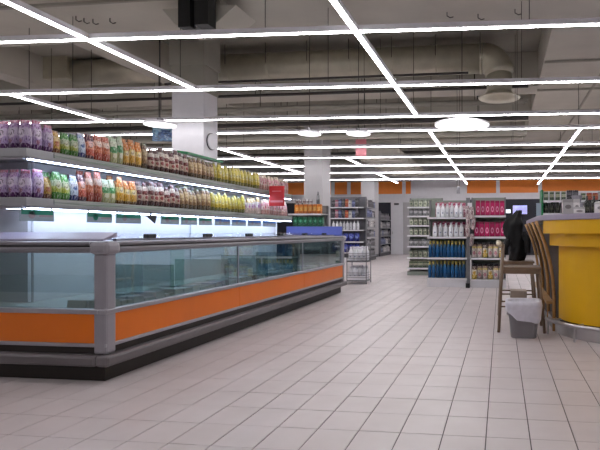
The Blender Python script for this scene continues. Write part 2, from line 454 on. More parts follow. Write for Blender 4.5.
# ================================================================== DUCTS AND PIPES
def duct():
    Y, r = 11.3, .32
    zc = zy(64, Y, 350); xe = xy(497, Y)
    t = thing('ventilation_duct', (-3, Y, zc), 'galvanised round ventilation duct with an elbow above the aisle', 'duct')
    MB().tube([(-7.6, Y, zc), (xe - .3, Y, zc)], r, 20).build('duct_run', 'galv', t, smooth=True)
    pts = [(xe - .3 + .35 * math.sin(a), Y, zc - .35 + .35 * math.cos(a)) for a in [k * PI / 12 for k in range(7)]]
    MB().tube(pts, r, 20).build('elbow', 'galv', t, smooth=True)
    e = pts[-1]; zd = zy(98.5, Y, 500)
    MB().tube([e, (e[0], Y, zd + .12)], r * .85, 18).build('drop', 'galv', t, smooth=True)
    MB().lathe([(r * .86, .12), (r * .95, .06), (r * 1.4, .0), (r * 1.42, .02), (r * .95, .09), (r * .88, .125)], 24, (e[0], Y, zd)).build('diffuser_cone', 'galv', t, smooth=True)
    for x in [xe - .35 - .95 * k for k in range(8)]:
        MB().lathe([(0.02, 0)], 3, (0, 0, 0))
        m = MB().tube([(x - .02, Y, zc), (x + .02, Y, zc)], r + .012, 20)
        m.build('joint_band', 'galv', t)
        MB().tube([(x, Y - r - .01, zc), (x, Y - r - .01, ZC - .001)], .008, 5).build('hanger', 'pipe', t)
    B(-7.6, xe - .6, Y - .33, Y - .29, zc - r - .09, zc - r - .05).build('support_rail', 'pipe', t)
duct()
def left_duct():
    Y = 11.2
    a, b = at_y(14, 80, Y), at_y(78, 50, Y)
    t = thing('ventilation_duct', (a[0], Y, a[2]), 'boxy galvanised duct section at the upper left', 'duct')
    B(a[0], b[0] - .3, Y, Y + .8, a[2], b[2]).build('box_section', 'galv', t, bevel=.02)
    zc = zy(66, Y, 120)
    MB().tube([(b[0] - .35, Y + .35, zc), (-7.65, Y + .35, zc)], .3, 18).build('round_section', 'galv', t, smooth=True)
    for x in (a[0] + .1, b[0] - .4, -8.3):
        MB().tube([(x, Y + .12, b[2] - .1), (x, Y + .12, ceil_z(x, Y + .12))], .01, 5).build('hanger', 'pipe', t)
    MB().box(a[0] - .02, a[0] + .03, Y - .02, Y + .82, a[2] - .02, b[2] + .02).build('flange', 'galv', t)
left_duct()
def pipe(y, z, x0, x1, r, label, m='pipe'):
    t = thing('overhead_pipe', ((x0 + x1) / 2, y, z), label, 'pipe')
    MB().tube([(x0, y, z), (x1, y, z)], r, 8).build('pipe_run', m, t, smooth=True)
    k = 0
    x = x0 + .4
    while x < x1:
        MB().tube([(x, y, z), (x, y, ceil_z(x, y))], .009, 5).build('hanger', 'pipe', t); x += 2.6
pipe(11.75, 4.35, -14, .6, .035, 'thin dark pipe behind the round duct')
pipe(12.0, 4.1, -14, .6, .05, 'grey pipe hung lower behind the round duct', 'concrete')
pipe(13.2, 4.35, -14, .6, .045, 'grey pipe beyond the first concrete beam', 'concrete')
pipe(13.6, 4.05, -14, .7, .06, 'dark pipe beyond the first concrete beam', 'pipe')
pipe(14.3, 3.8, -14, .7, .08, 'thick pale pipe between the first and second beams', 'beam')
pipe(16.9, 4.1, -14, .7, .09, 'pale pipe beyond the second beam', 'beam')
pipe(18.0, 3.9, -14, 6, .05, 'dark pipe deep in the store ceiling', 'pipe')
pipe(20.5, 3.9, -14, 6, .10, 'thick grey pipe far back under the ceiling', 'concrete')
pipe(24.4, 3.9, -14, 6, .12, 'thick pale pipe just before the back wall', 'beam')
# rectangular duct along the left, sprinklers
def rect_duct(x0, x1, y0, y1, z0, z1, label):
    t = thing('ventilation_duct', ((x0 + x1) / 2, (y0 + y1) / 2, z0), label, 'duct')
    B(x0, x1, y0, y1, z0, z1).build('box_section', 'beam', t, bevel=.02)
    y = y0 + .4
    while y < y1 - .1:
        B(x0 - .02, x1 + .02, y, y + .04, z0 - .02, z1 + .02).build('flange', 'galv', t); y += 1.4
    for x in (x0 + .05, x1 - .05):
        MB().tube([(x, y0 + .7, z1 - .02), (x, y0 + .7, ceil_z(x, y0 + .7))], .01, 5).build('hanger', 'pipe', t)
rect_duct(-11.0, -8.6, 13.1, 14.9, 4.5, 4.95, 'flat pale duct above the left shelves beyond the round duct')
rect_duct(-4.5, -3.2, 16.0, 21.5, 3.42, 3.74, 'flat pale duct running away above the middle of the store')
# black cable trunk by the near column head
YT = 6.7
p0, p1 = at_y(178, 27, YT), at_y(208, 27, YT)
t = thing('hanging_cable_duct', (p0[0], YT, p0[2]), 'black vertical cable trunk hanging above the near column', 'cable trunk')
wd = (p1[0] - p0[0])
B(p0[0], p0[0] + wd * .4, YT, YT + .2, p0[2], 4.498).build('trunk_half', 'black', t)
B(p0[0] + wd * .55, p1[0], YT, YT + .2, p0[2] + .02, 4.498).build('trunk_half', 'black', t)
B(p0[0] + wd * .4, p0[0] + wd * .55, YT + .1, YT + .18, p0[2] + .02, 4.498).build('back_plate', 'darkgrey', t)
q = at_y(162, 9, YT + .3); q2 = at_y(236, 9, YT + .3); r_ = at_y(176, 25, YT + .3); r2 = at_y(216, 25, YT + .3)
t = thing('duct_hood', (q[0], YT + .3, r_[2]), 'pale flared duct hood behind the black cable trunk', 'duct')
ya_, yb_ = YT + .3, YT + .9
MB().hexa([(r_[0], ya_, r_[2]), (r2[0], ya_, r_[2]), (r2[0], yb_, r_[2]), (r_[0], yb_, r_[2]),
           (q[0], ya_, q[2]), (q2[0], ya_, q[2]), (q2[0], yb_, q[2]), (q[0], yb_, q[2])]).build('hood', 'beam', t)
B(r_[0], r2[0], ya_ + .1, yb_ - .1, q[2], 4.498).build('neck', 'beam', t)
# dangling ceiling hooks on the dropped slab
for px, py in ((76, 22), (84, 24), (93, 25), (110, 24), (447, 18), (515, 15), (478, 20)):
    a = at_z(px, py - 6, 4.5)
    t = MB().tube([(a[0], a[1], 4.4985), (a[0], a[1], 4.44), (a[0] + .05, a[1], 4.41), (a[0] + .1, a[1], 4.42)], .008, 5).build('cable_stub', 'pipe')
    tag(t, 'short dark cable stub sticking out of the concrete ceiling slab', 'cable stub', 'cable stubs on the near ceiling')

# ================================================================== PRODUCTS
def bag_mesh(name, m, w=.1, h=.2, d=.06):
    mb = MB(); rows = [(0, .82, .55), (.06, .95, .95), (.3, 1, 1), (.6, 1, .95), (.84, .97, .5), (.91, .96, .12), (1, .98, .1)]
    n = 8
    for z, sx, sy in rows:
        for k in range(n):
            a = 2 * PI * k / n; ca, sa = math.cos(a), math.sin(a)
            px_ = math.copysign(abs(ca) ** .5, ca); py_ = math.copysign(abs(sa) ** .7, sa)
            mb.v.append((px_ * w / 2 * sx, py_ * d / 2 * sy, z * h))
    for i in range(len(rows) - 1):
        for k in range(n):
            k2 = (k + 1) % n; mb.f.append((i * n + k, i * n + k2, (i + 1) * n + k2, (i + 1) * n + k))
    mb.f.append(tuple(reversed(range(n)))); e = (len(rows) - 1) * n; mb.f.append(tuple(e + k for k in range(n)))
    return mb.mesh(name, m, smooth=True)
def bottle_mesh(name, m, r=.035, h=.22, neck=.35, n=10):
    return MB().lathe([(r * .92, 0), (r, h * .03), (r, h * .62), (r * .85, h * .72), (r * neck, h * .82), (r * neck, h * .97), (r * neck * .9, h)], n).mesh(name, m, smooth=True)
def carton_mesh(name, m, w, d, h):
    b = .03 * min(w, d)
    return MB().hexa([(-w / 2, -d / 2, 0), (w / 2, -d / 2, 0), (w / 2, d / 2, 0), (-w / 2, d / 2, 0),
                      (-w / 2 + b, -d / 2 + b, h), (w / 2 - b, -d / 2 + b, h), (w / 2 - b, d / 2 - b, h), (-w / 2 + b, d / 2 - b, h)]).mesh(name, m)
def jug_mesh(name, m, w, d, h):
    """shouldered plastic bottle with a handle-side slant and a cap"""
    mb = MB(); n = 8
    prof = [(0, .92), (.03, 1), (.55, 1), (.68, .86), (.8, .5), (.84, .42), (.86, .46), (1, .44)]
    for z, s_ in prof:
        for k in range(n):
            a = 2 * PI * (k + .5) / n
            mb.v.append((math.copysign(abs(math.cos(a)) ** .6, math.cos(a)) * w / 2 * s_, math.copysign(abs(math.sin(a)) ** .6, math.sin(a)) * d / 2 * s_, z * h))
    for i in range(len(prof) - 1):
        for k in range(n):
            k2 = (k + 1) % n; mb.f.append((i * n + k, i * n + k2, (i + 1) * n + k2, (i + 1) * n + k))
    mb.f.append(tuple(reversed(range(n)))); e = (len(prof) - 1) * n; mb.f.append(tuple(e + k for k in range(n)))
    return mb.mesh(name, m, smooth=True)
ORD = ['first', 'second', 'third', 'fourth', 'fifth', 'sixth', 'seventh', 'eighth', 'ninth', 'tenth', 'eleventh', 'twelfth', 'thirteenth', 'fourteenth', 'fifteenth', 'sixteenth', 'seventeenth', 'eighteenth', 'nineteenth', 'twentieth']
ORD += ['twenty-' + o for o in ORD[:9]]
def nth(label, k, tail='from left'):
    new = f'{label}, {ORD[k]} {tail}' if k < len(ORD) else label
    return new if len(new.split()) <= 16 else label
def put(name, me, loc, rz=0, label=None, cat=None, group=None, sc=None, tilt=0):
    o = bpy.data.objects.new(name, me); o.location = loc; o.rotation_euler = (tilt, 0, rz); col.objects.link(o)
    if sc: o.scale = sc
    return tag(o, label, cat, group)

PK = dict(
    purple=package('pk_purple', [(0, (96, 40, 110)), (.17, (186, 160, 210)), (.42, (214, 196, 226)), (.72, (190, 150, 205)), (.9, (206, 120, 150))], blob=[((230, 214, 236), .5, .52, .3, .16), ((150, 90, 120), .4, .26, .2, .08)]),
    yelor=package('pk_yelor', [(0, (120, 60, 30)), (.2, (220, 170, 60)), (.5, (236, 200, 130)), (.75, (226, 180, 90)), (.92, (150, 90, 50))], blob=[((200, 110, 60), .5, .42, .3, .12)]),
    green=package('pk_green', [(0, (70, 140, 40)), (.25, (190, 200, 80)), (.45, (210, 225, 190)), (.7, (90, 170, 80)), (.9, (60, 130, 60))], blob=[((236, 236, 200), .5, .5, .28, .12)]),
    blue=package('pk_blue', [(0, (40, 50, 120)), (.2, (190, 205, 230)), (.5, (220, 226, 240)), (.8, (170, 190, 230)), (.93, (200, 205, 225))], blob=[((90, 120, 190), .5, .5, .25, .1)]),
    darkred=package('pk_darkred', [(0, (70, 36, 60)), (.15, (190, 80, 60)), (.4, (226, 150, 120)), (.7, (90, 40, 70)), (.9, (60, 30, 60))], blob=[((236, 200, 200), .5, .62, .3, .14)]),
    redor=package('pk_redor', [(0, (180, 70, 50)), (.3, (206, 110, 70)), (.55, (232, 190, 170)), (.8, (190, 90, 70))], blob=[((240, 220, 210), .5, .65, .3, .12)]),
    greencream=package('pk_greencream', [(0, (200, 200, 140)), (.4, (60, 160, 90)), (.65, (216, 226, 200)), (.88, (190, 210, 180))], blob=[((240, 236, 210), .5, .3, .3, .1)]),
    orange=package('pk_orange', [(0, (110, 70, 20)), (.12, (226, 170, 50)), (.4, (236, 210, 130)), (.62, (226, 130, 40)), (.9, (206, 110, 40))], blob=[((246, 230, 190), .5, .5, .28, .1)]),
    darkwhite=package('pk_darkwhite', [(0, (60, 30, 26)), (.2, (214, 190, 170)), (.45, (120, 40, 40)), (.62, (226, 214, 200)), (.82, (70, 24, 30))], blob=[((150, 50, 50), .5, .35, .3, .08)]),
    brown=package('pk_brown', [(0, (70, 50, 30)), (.2, (150, 110, 70)), (.5, (190, 160, 110)), (.75, (110, 70, 40)), (.9, (80, 90, 50))], blob=[((206, 180, 130), .5, .5, .3, .15)]),
    yellow=package('pk_yellow', [(0, (90, 90, 30)), (.2, (206, 180, 50)), (.55, (232, 214, 80)), (.8, (214, 190, 60)), (.92, (120, 120, 40))], blob=[((240, 232, 160), .5, .5, .3, .12)]),
    pink=package('pk_pink', [(0, (200, 150, 140)), (.3, (230, 206, 196)), (.6, (214, 150, 160)), (.8, (232, 214, 190))], blob=[((200, 70, 110), .5, .5, .25, .14)]),
    creambox=package('pk_creambox', [(0, (226, 200, 190)), (.4, (236, 226, 226)), (.75, (230, 200, 130))], blob=[((180, 110, 180), .5, .5, .3, .15)]),
    whitejug=package('pk_whitejug', [(0, (240, 240, 248)), (.62, (244, 244, 250)), (.85, (226, 222, 234))], blob=[((170, 176, 200), .5, .3, .2, .06)], wob=.02, clean=True),
    blueteal=package('pk_blueteal', [(0, (10, 70, 120)), (.3, (14, 84, 140)), (.66, (20, 90, 130)), (.8, (190, 170, 80))], wob=.02, clean=True),
    brownbottle=package('pk_brownbottle', [(0, (120, 90, 50)), (.3, (206, 190, 140)), (.55, (110, 80, 40)), (.85, (206, 180, 90))], wob=.02),
    magenta=package('pk_magenta', [(0, (170, 14, 84)), (.1, (196, 18, 96)), (.86, (150, 10, 70))], ring=((236, 160, 196), .5, .42, .3, .2), wob=.02, clean=True),
    beige=package('pk_beige', [(0, (220, 200, 206)), (.3, (232, 216, 210)), (.7, (226, 200, 120)), (.85, (150, 110, 100))], blob=[((200, 130, 150), .5, .35, .28, .14)]),
    beigeyel=package('pk_beigeyel', [(0, (226, 190, 90)), (.35, (236, 226, 206)), (.75, (90, 60, 60))], blob=[((230, 180, 60), .5, .5, .28, .14)]),
    creamtub=package('pk_creamtub', [(0, (196, 200, 180)), (.4, (220, 220, 200)), (.8, (150, 160, 140))], blob=[((120, 140, 110), .5, .5, .25, .15)]),
    greytub=package('pk_greytub', [(0, (120, 120, 126)), (.4, (186, 186, 190)), (.75, (90, 90, 96))], blob=[((220, 220, 226), .5, .5, .28, .12)]),
    greenjar=package('pk_greenjar', [(0, (60, 80, 60)), (.35, (196, 196, 170)), (.7, (80, 100, 70)), (.88, (180, 180, 150))]),
    orangebox=package('pk_orangebox', [(0, (206, 100, 20)), (.25, (240, 150, 40)), (.8, (226, 120, 20))], blob=[((250, 200, 110), .5, .5, .25, .2)]),
    greenbox=package('pk_greenbox', [(0, (10, 80, 56)), (.4, (16, 110, 76)), (.9, (14, 90, 60))], blob=[((90, 190, 150), .5, .6, .22, .14)]),
    cup=package('pk_cup', [(0, (210, 206, 206)), (.4, (120, 90, 100)), (.65, (226, 222, 226))], wob=.02),
    bluebag=package('pk_bluebag', [(0, (20, 26, 120)), (.5, (36, 50, 170)), (.85, (20, 30, 110))], blob=[((120, 140, 220), .5, .5, .3, .15)]),
    pinkbox=package('pk_pinkbox', [(0, (190, 120, 140)), (.5, (226, 190, 200)), (.8, (200, 80, 120))]),
    bluecarton=package('pk_bluecarton', [(0, (70, 80, 130)), (.5, (130, 140, 190)), (.8, (60, 60, 100))]),
    greycarton=package('pk_greycarton', [(0, (96, 92, 100)), (.5, (150, 146, 154)), (.8, (80, 78, 86))]),
    darkcarton=package('pk_darkcarton', [(0, (50, 48, 56)), (.5, (110, 108, 116)), (.8, (60, 50, 60))]),
    whitebox=package('pk_whitebox', [(0, (216, 212, 212)), (.5, (226, 222, 222)), (.8, (190, 186, 186))], blob=[((150, 144, 144), .5, .55, .3, .12)], clean=True),
    blackbottle=package('pk_blackbottle', [(0, (24, 26, 24)), (.3, (90, 90, 70)), (.5, (20, 24, 20))], wob=.02),
    redbox=package('pk_redbox', [(0, (190, 70, 40)), (.5, (210, 120, 60)), (.8, (180, 40, 40))]),
    palebag=package('pk_palebag', [(0, (190, 170, 170)), (.4, (214, 200, 200)), (.75, (180, 150, 156))], blob=[((150, 110, 120), .5, .5, .25, .2)]),
)

# ================================================================== ISLAND FREEZER
XS = -2.85           # side face of the corner post
YN = at_x(106, 300, XS)[1]   # near end
YE = 9.25            # far end
XW = -5.2            # other side
fz = thing('island_freezer', (-4.0, 6.4, 0), 'long island freezer with orange panels, glass walls and grey bumper', 'freezer')
ki = .05
B(XW + ki, XS - ki, YN + ki, YE - ki, 0, .14).build('kick_base', 'kick', fz)
# body core behind the orange panels
B(XW + .03, XS - .03, YN + .03, YE - .03, .14, .47).build('body', 'darkgrey', fz)
# tub: floor and inner lining
B(XW + .1, XS - .1, YN + .1, YE - .1, .47, .50).build('tub_floor', 'tub', fz)
# orange panels: side in modules, one at the near end
n_mod = 3
for k in range(n_mod):
    a = YN + .07 + (YE - YN - .14) * k / n_mod; b = YN + .07 + (YE - YN - .14) * (k + 1) / n_mod
    B(XS - .03, XS - .002, a + .001, b - .001, .285, .50).build('orange_panel', 'orange', fz, bevel=.003)
    B(XW, XW + .03, a + .001, b - .001, .285, .50).build('orange_panel', 'orange', fz)
B(XW + .07, XS - .07, YN + .002, YN + .03, .285, .50).build('orange_panel', 'orange', fz, bevel=.003)
B(XW + .07, XS - .07, YE - .03, YE - .002, .285, .50).build('orange_panel', 'orange', fz)
def ring_part(name, m, off0, off1, z0, z1, bevel=.006):
    for seg in ('side', 'end', 'far', 'back'):
        if seg == 'side': mb = B(XS + off0, XS + off1, YN - off1, YE + off1, z0, z1)
        elif seg == 'end': mb = B(XW - off0, XS + off0, YN - off1, YN - off0, z0, z1)
        elif seg == 'far': mb = B(XW - off0, XS + off0, YE + off0, YE + off1, z0, z1)
        else: mb = B(XW - off1, XW - off0, YN - off1, YE + off1, z0, z1)
        mb.build(name, m, fz, bevel=bevel)
ring_part('lower_trim', 'alu', -.03, .002, .258, .284, .002)
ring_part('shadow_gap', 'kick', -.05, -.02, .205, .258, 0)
ring_part('bumper', 'bumper', -.05, .05, .125, .205, .02)
ring_part('sill', 'alu', -.06, .012, .50, .535, .005)
# glass walls
for k in range(3):
    a = YN + .09 + (YE - YN - .16) * k / 3; b = YN + .09 + (YE - YN - .16) * (k + 1) / 3
    B(XS - .035, XS - .027, a + .004, b - .004, .536, .944).build('glass_pane', 'glass', fz)
    if k: B(XS - .04, XS - .022, a - .005, a + .005, .536, .944).build('glass_joint', 'greyplastic', fz)
B(XW + .09, XS - .09, YN + .027, YN + .035, .536, .944).build('glass_pane', 'glass', fz)
B(XW + .09, XS - .09, YE - .035, YE - .027, .536, .944).build('glass_pane', 'glass', fz)
# corner posts
for x, y in ((XS, YN), (XS, YE), (XW, YN), (XW, YE)):
    sx = -1 if x == XS else 1; sy = 1 if y == YN else -1
    cpost = B(x + sx * -.004, x + sx * .10, y + sy * -.004, y + sy * .10, .206, .945).build('corner_post', 'greyplastic', fz, bevel=.018)
    B(x + sx * -.03, x + sx * .12, y + sy * -.03, y + sy * .12, .935, 1.03).build('corner_cap', 'greyplastic', cpost, bevel=.03)
# top rail: rounded handrail with a black groove
ring_part('top_rail', 'railgrey', -.11, .02, .945, .992, .015)
ring_part('rail_groove', 'black', -.09, .012, .992, 1.0, 0)
ring_part('rail_cap', 'railgrey', -.12, .018, 1.0, 1.03, .012)
# inside partitions
for k in range(1, 6):
    y = YN + (YE - YN) * k / 6
    B(XS - .75, XS - .12, y - .006, y + .006, .50, .80).build('divider', 'glass', fz)
# raised lids sloping up to the superstructure
XSH = -3.67          # shelf front face
YS0 = YN + .17       # near end of the shelves
YS1 = at_x(292, 222, XSH)[1]
nl = 6
for k in range(nl):
    a = YS0 + .1 + (YE - .15 - YS0 - .1) * k / nl; b = YS0 + .1 + (YE - .15 - YS0 - .1) * (k + 1) / nl
    x0, x1 = XS - .14, XSH + .12; z0, z1 = 1.032, 1.075
    ld = MB().hexa([(x1, a + .006, z1), (x0, a + .006, z0), (x0, b - .006, z0), (x1, b - .006, z1),
                    (x1, a + .006, z1 + .012), (x0, a + .006, z0 + .012), (x0, b - .006, z0 + .012), (x1, b - .006, z1 + .012)]).build('lid', 'lid', fz)
    B(x0 - .06, x0 - .01, (a + b) / 2 - .05, (a + b) / 2 + .05, z0 + .013, z0 + .05).build('lid_handle', 'black', ld)
    B(x0 - .03, x0, a + .006, b - .006, z0 - .002, z0 + .016).build('lid_edge', 'alu', ld)
# near-end sloping cover
MB().hexa([(XW + .15, YN + .14, 1.03), (XS - .14, YN + .14, 1.03), (XS - .14, YS0 + .12, 1.06), (XW + .15, YS0 + .12, 1.06),
           (XW + .15, YN + .14, 1.045), (XS - .14, YN + .14, 1.045), (XS - .14, YS0 + .12, 1.10), (XW + .15, YS0 + .12, 1.10)]).build('end_cover', 'lilac', fz, bevel=.006)
# blue end panel at the far end
B(at_y(287, 230, YE - .06)[0], XS - .02, YE - .09, YE - .05, 1.031, zy(226.5, YE - .06, 310)).build('blue_end_panel', 'blueplastic', fz, bevel=.006)
# frozen goods low in the tub
fm = [carton_mesh('frozen_pack', mm, .17, .125, .045) for mm in ('frost', 'tub', PK['blue'], PK['pink'])]
for k in range(36):
    for j in range(2):
        q_ = R.choice((0, 0, 1, 1, 2, 3))
        put('frozen_pack', fm[q_], (XS - .24 - .19 * j, YN + .28 + k * .138, .5005), R.uniform(-.04, .04),
            ('pale frosted', 'white', 'white and blue', 'pink')[q_] + ' flat pack lying low inside the glass freezer', 'frozen food', ('frosted', 'white', 'blue', 'pink')[q_] + ' packs in the freezer tub', (1, 1, R.uniform(.7, 1.6)))

# ------------------------------------------------------------------ shelf superstructure on the freezer
sh = thing('freezer_shelf_unit', (XSH, (YS0 + YS1) / 2, 1.03), 'two-tier lit shelf unit standing along the top of the freezer', 'shelf unit')
XB = XSH - .30       # back board
Z1a, Z1b = 1.69, 1.76
Z0a, Z0b = 1.305, 1.375
XSF = -4.85
B(XB - .03, XB, YS0 + .31, YS1, .505, 1.93).build('back_board', 'white', sh)
B(XSF, XB - .03, YS0 + .31, YS0 + .34, .505, 1.93).build('end_board', 'white', sh)
for (za, zb) in ((Z0a, Z0b), (Z1a, Z1b)):
    tr = B(XB + .001, XSH, YS0, YS1, za, zb - .002).build('shelf', 'tray', sh, bevel=.004)
    B(XSF, XB + .001, YS0, YS0 + .309, za, zb - .002).build('shelf', 'tray', sh, bevel=.004)
    B(XSH, XSH + .006, YS0 + .25, YS1, za + .022, zb).build('price_rail', 'price', tr)
    # LED strips below the front edge, in three lengths
    L = (YS1 - YS0 - .1) / 3
    for k in range(3):
        a = YS0 + .02 + k * (L + .02)
        hs_ = B(XSH - .03, XSH + .008, a, a + L, za - .014, za - .001).build('led_strip', 'greyplastic', sh)
        B(XSH - .026, XSH + .005, a + .01, a + L - .01, za - .022, za - .0145).build('led_diffuser', 'led', hs_)
        if za == Z0a:  # extra rear strip, added to brighten the white back board
            fill_led_ = B(XB + .09, XB + .13, a, a + L, za - .014, za - .001).build('led_strip', 'greyplastic', sh)
            B(XB + .092, XB + .128, a + .01, a + L - .01, za - .022, za - .0145).build('led_diffuser', 'led', fill_led_)
    B(XSF, XSH - .04, YS0 + .008, YS0 + .03, za - .02, za - .001).build('end_lip', 'greyplastic', tr)
for y in (YS0 + .33, (YS0 + YS1) / 2, YS1 - .05):
    MB().tube([(XB + .03, y, 1.392 if 0 else .505), (XB + .03, y, Z1a)], .012, 6).build('upright', 'white', sh)

# product runs: (photo x where the run ends, kind, words)
run_top = [(52, 'purple', 'lilac and purple'), (64, 'yelor', 'yellow and brown'), (75, 'green', 'green and cream'), (88, 'blue', 'white and blue'), (97, 'darkred', 'plum and orange'),
           (111, 'redor', 'orange-red'), (125, 'greencream', 'green-banded cream'), (142, 'orange', 'orange and yellow'), (150, 'brown', 'brown-green'), (186, 'darkwhite', 'dark red and white'),
           (214, 'brown', 'brown and tan'), (258, 'yellow', 'bright yellow'), (291, 'pink', 'pink and beige')]
run_low = [(42, 'purple', 'lilac and purple'), (54, 'yelor', 'yellow and brown'), (66, 'green', 'green and cream'), (80, 'blue', 'white and blue'), (88, 'darkred', 'plum and orange'),
           (103, 'redor', 'orange-red'), (116, 'greencream', 'green-banded cream'), (137, 'orange', 'orange and yellow'), (180, 'darkwhite', 'dark red and white'),
           (210, 'brown', 'brown and tan'), (244, 'yellow', 'bright yellow'), (262, 'creambox', 'cream carton-like'), (291, 'pink', 'pink and beige')]
BAGS = {k: bag_mesh('snack_bag', PK[k], .092, .2, .07) for k in ('purple', 'yelor', 'green', 'blue', 'darkred', 'redor', 'greencream', 'orange', 'darkwhite', 'brown', 'yellow', 'pink', 'creambox')}
extra_word = {'brown-green': 'at the end of the orange ones'}
for tier, runs, z in (('top', run_top, Z1b), ('lower', run_low, Z0b)):
    y = YS0 + .145; seen = {}
    while y < YS1 - .05:
        px = project(XSH - .05, y, z + .1)[0]
        kind, words = next(((k, w_) for e, k, w_ in runs if px < e), (None, None))
        if kind is None: break
        k_ = seen.get(words, 0); seen[words] = k_ + 1
        s = R.uniform(.9, 1.15) * {'purple': 1.08, 'yelor': 1.0, 'green': 1.02, 'blue': 1.02, 'pink': 1.15, 'creambox': 1.1, 'yellow': 1.16}.get(kind, 1.22)
        s = min(s, 1.42)
        put('snack_bag', BAGS[kind], (XSH - .055 + R.uniform(-.012, .008), y, z + .0015), PI / 2 + R.uniform(-.14, .14),
            nth(f'{words} snack bag on the {tier} freezer shelf', k_, 'from near end'), 'snack bag', f'{words} bags on the {tier} shelf', (R.uniform(.84, .95), .9, s), R.uniform(-.05, .03))
        # second row behind, showing between the front bags
        if R.random() < .75:
            put('snack_bag', BAGS[kind], (XSH - .155, y, z + .0015), PI / 2 + R.uniform(-.06, .06),
                f'{words} snack bag behind the front row of the {tier} freezer shelf', 'snack bag', f'{words} bags behind the front row, {tier} shelf', (.9, .9, s * R.uniform(.98, 1.06)), 0)
        y += .091
    x = XSH - .06; k_ = 0
    while x > -4.5:
        put('snack_bag', BAGS['purple'], (x, YS0 + .05, z + .0015), R.uniform(-.08, .08), nth(f'lilac snack bag across the near end of the {tier} freezer shelf', k_, 'from right'), 'snack bag', f'lilac bags on the end of the {tier} shelf', (.95, .95, R.uniform(1.02, 1.14)), R.uniform(-.03, .03))
        x -= .094; k_ += 1

# hanging sign cards under the lower shelf
def sign_card(p0, p1, head, label, idx):
    ya, yb = at_x(p0, 215, XSH + .02)[1], at_x(p1, 215, XSH + .02)[1]
    z1, z0 = Z0a - .028, 1.185
    t = thing('sign_card', (XSH + .02, (ya + yb) / 2, z0), label, 'price sign', 'sign cards hanging under the lower freezer shelf')
    B(XSH + .016, XSH + .02, ya, yb, z0, z1 + .0).build('card', 'acryl', t)
    B(XSH + .0205, XSH + .022, ya + .01, yb - .01, z1 - .04, z1 - .006).build('header', head, t)
    m = MB(); cy = ya + (yb - ya) * .33; cz = z0 + .05
    m.tube([(XSH + .0205, cy, cz), (XSH + .022, cy, cz)], .03, 10); m.build('picture', 'greyprint' if idx != 1 else 'teal', t)
    B(XSH + .0205, XSH + .0215, ya + (yb - ya) * .55, yb - .015, z0 + .035, z0 + .055).build('text_line', 'greyprint', t)
    for q in (ya + .02, yb - .02): B(XSH + .0136, XSH + .0195, q - .006, q + .006, z1 - .01, Z0a - .001).build('clip', 'greyplastic', t)
cards = [(20, 54, 'teal', 'nearest clear sign card with green header and grey animal picture'), (87, 112, 'teal', 'second clear sign card with dark green picture'), (116, 141, 'teal', 'third clear sign card with green header from the near end'),
         (161, 179, 'teal', 'fourth clear sign card with green header'), (181, 197, 'teal', 'fifth clear sign card with green header'), (199, 212, 'teal', 'last of the green-headed clear sign cards'),
         (215, 230, 'blueprint', 'first blue-headed clear sign card after the green ones'), (232, 246, 'blueprint', 'second blue-headed clear sign card'), (248, 261, 'blueprint', 'third blue-headed clear sign card'), (263, 276, 'blueprint', 'blue-headed clear sign card nearest the far end')]
for i, c in enumerate(cards): sign_card(*c, i)
# dark wedge-shaped gap sign
ya, yb = at_x(144, 215, XSH + .01)[1], at_x(156, 215, XSH + .01)[1]
t = MB(); t.v = [(XSH + .016, ya, Z0a - .028), (XSH + .016, yb, Z0a - .028), (XSH + .016, yb - .03, 1.19), (XSH + .022, ya, Z0a - .028), (XSH + .022, yb, Z0a - .028), (XSH + .022, yb - .03, 1.19)]
t.f = [(0, 2, 1), (3, 4, 5), (0, 1, 4, 3), (1, 2, 5, 4), (2, 0, 3, 5)]
t.box(XSH + .0136, XSH + .021, (ya + yb) / 2 - .01, (ya + yb) / 2 + .01, Z0a - .03, Z0a - .001)
tag(t.build('pennant', 'navy'), 'dark blue pointed pennant hanging under the lower freezer shelf', 'pennant')
# red sign fixed to the top shelf
ya, yb = at_x(269, 195, XSH + .03)[1], at_x(284.5, 195, XSH + .03)[1]
ym = at_x(277, 195, XSH + .14)[1]
za, zb = zy(206, ym, 277), zy(186, ym, 277)
t = thing('red_sign', (XSH + .12, ym, za), 'red square sign standing out from the top freezer shelf', 'sign')
x1 = at_y(284.5, 195, ym)[0]; x0 = max(at_y(269, 195, ym)[0], XSH + .015)
B(x0, x1, ym - .012, ym, za, zb).build('board', 'redsign', t, bevel=.003)
B(x0 + .02, x1 - .02, ym - .0145, ym - .0125, za + (zb - za) * .18, za + (zb - za) * .28).build('print_band', 'pinksign', t)
B(x0 + .05, x1 - .05, ym - .0145, ym - .0125, za + (zb - za) * .72, za + (zb - za) * .76).build('print_line', 'pinksign', t)
B(x0 - .02, XSH + .02, ym - .01, ym + .012, Z1a + .01, Z1a + .03).build('bracket', 'wire', t)
# green sign lying over bags by the column
a0, a1 = at_x(183, 155, XSH - .12), at_x(217, 162, XSH - .12)
t = MB().hexa([(XSH - .06, a0[1], Z1b + .274), (XSH - .03, a1[1], Z1b + .264), (XSH - .2, a1[1], Z1b + .284), (XSH - .2, a0[1], Z1b + .294),
               (XSH - .06, a0[1], Z1b + .304), (XSH - .03, a1[1], Z1b + .294), (XSH - .2, a1[1], Z1b + .314), (XSH - .2, a0[1], Z1b + .324)]).build('flat_box', 'greensign', bevel=.004)
tag(t, 'flat green box lying on top of the brown bags below the white column', 'box')

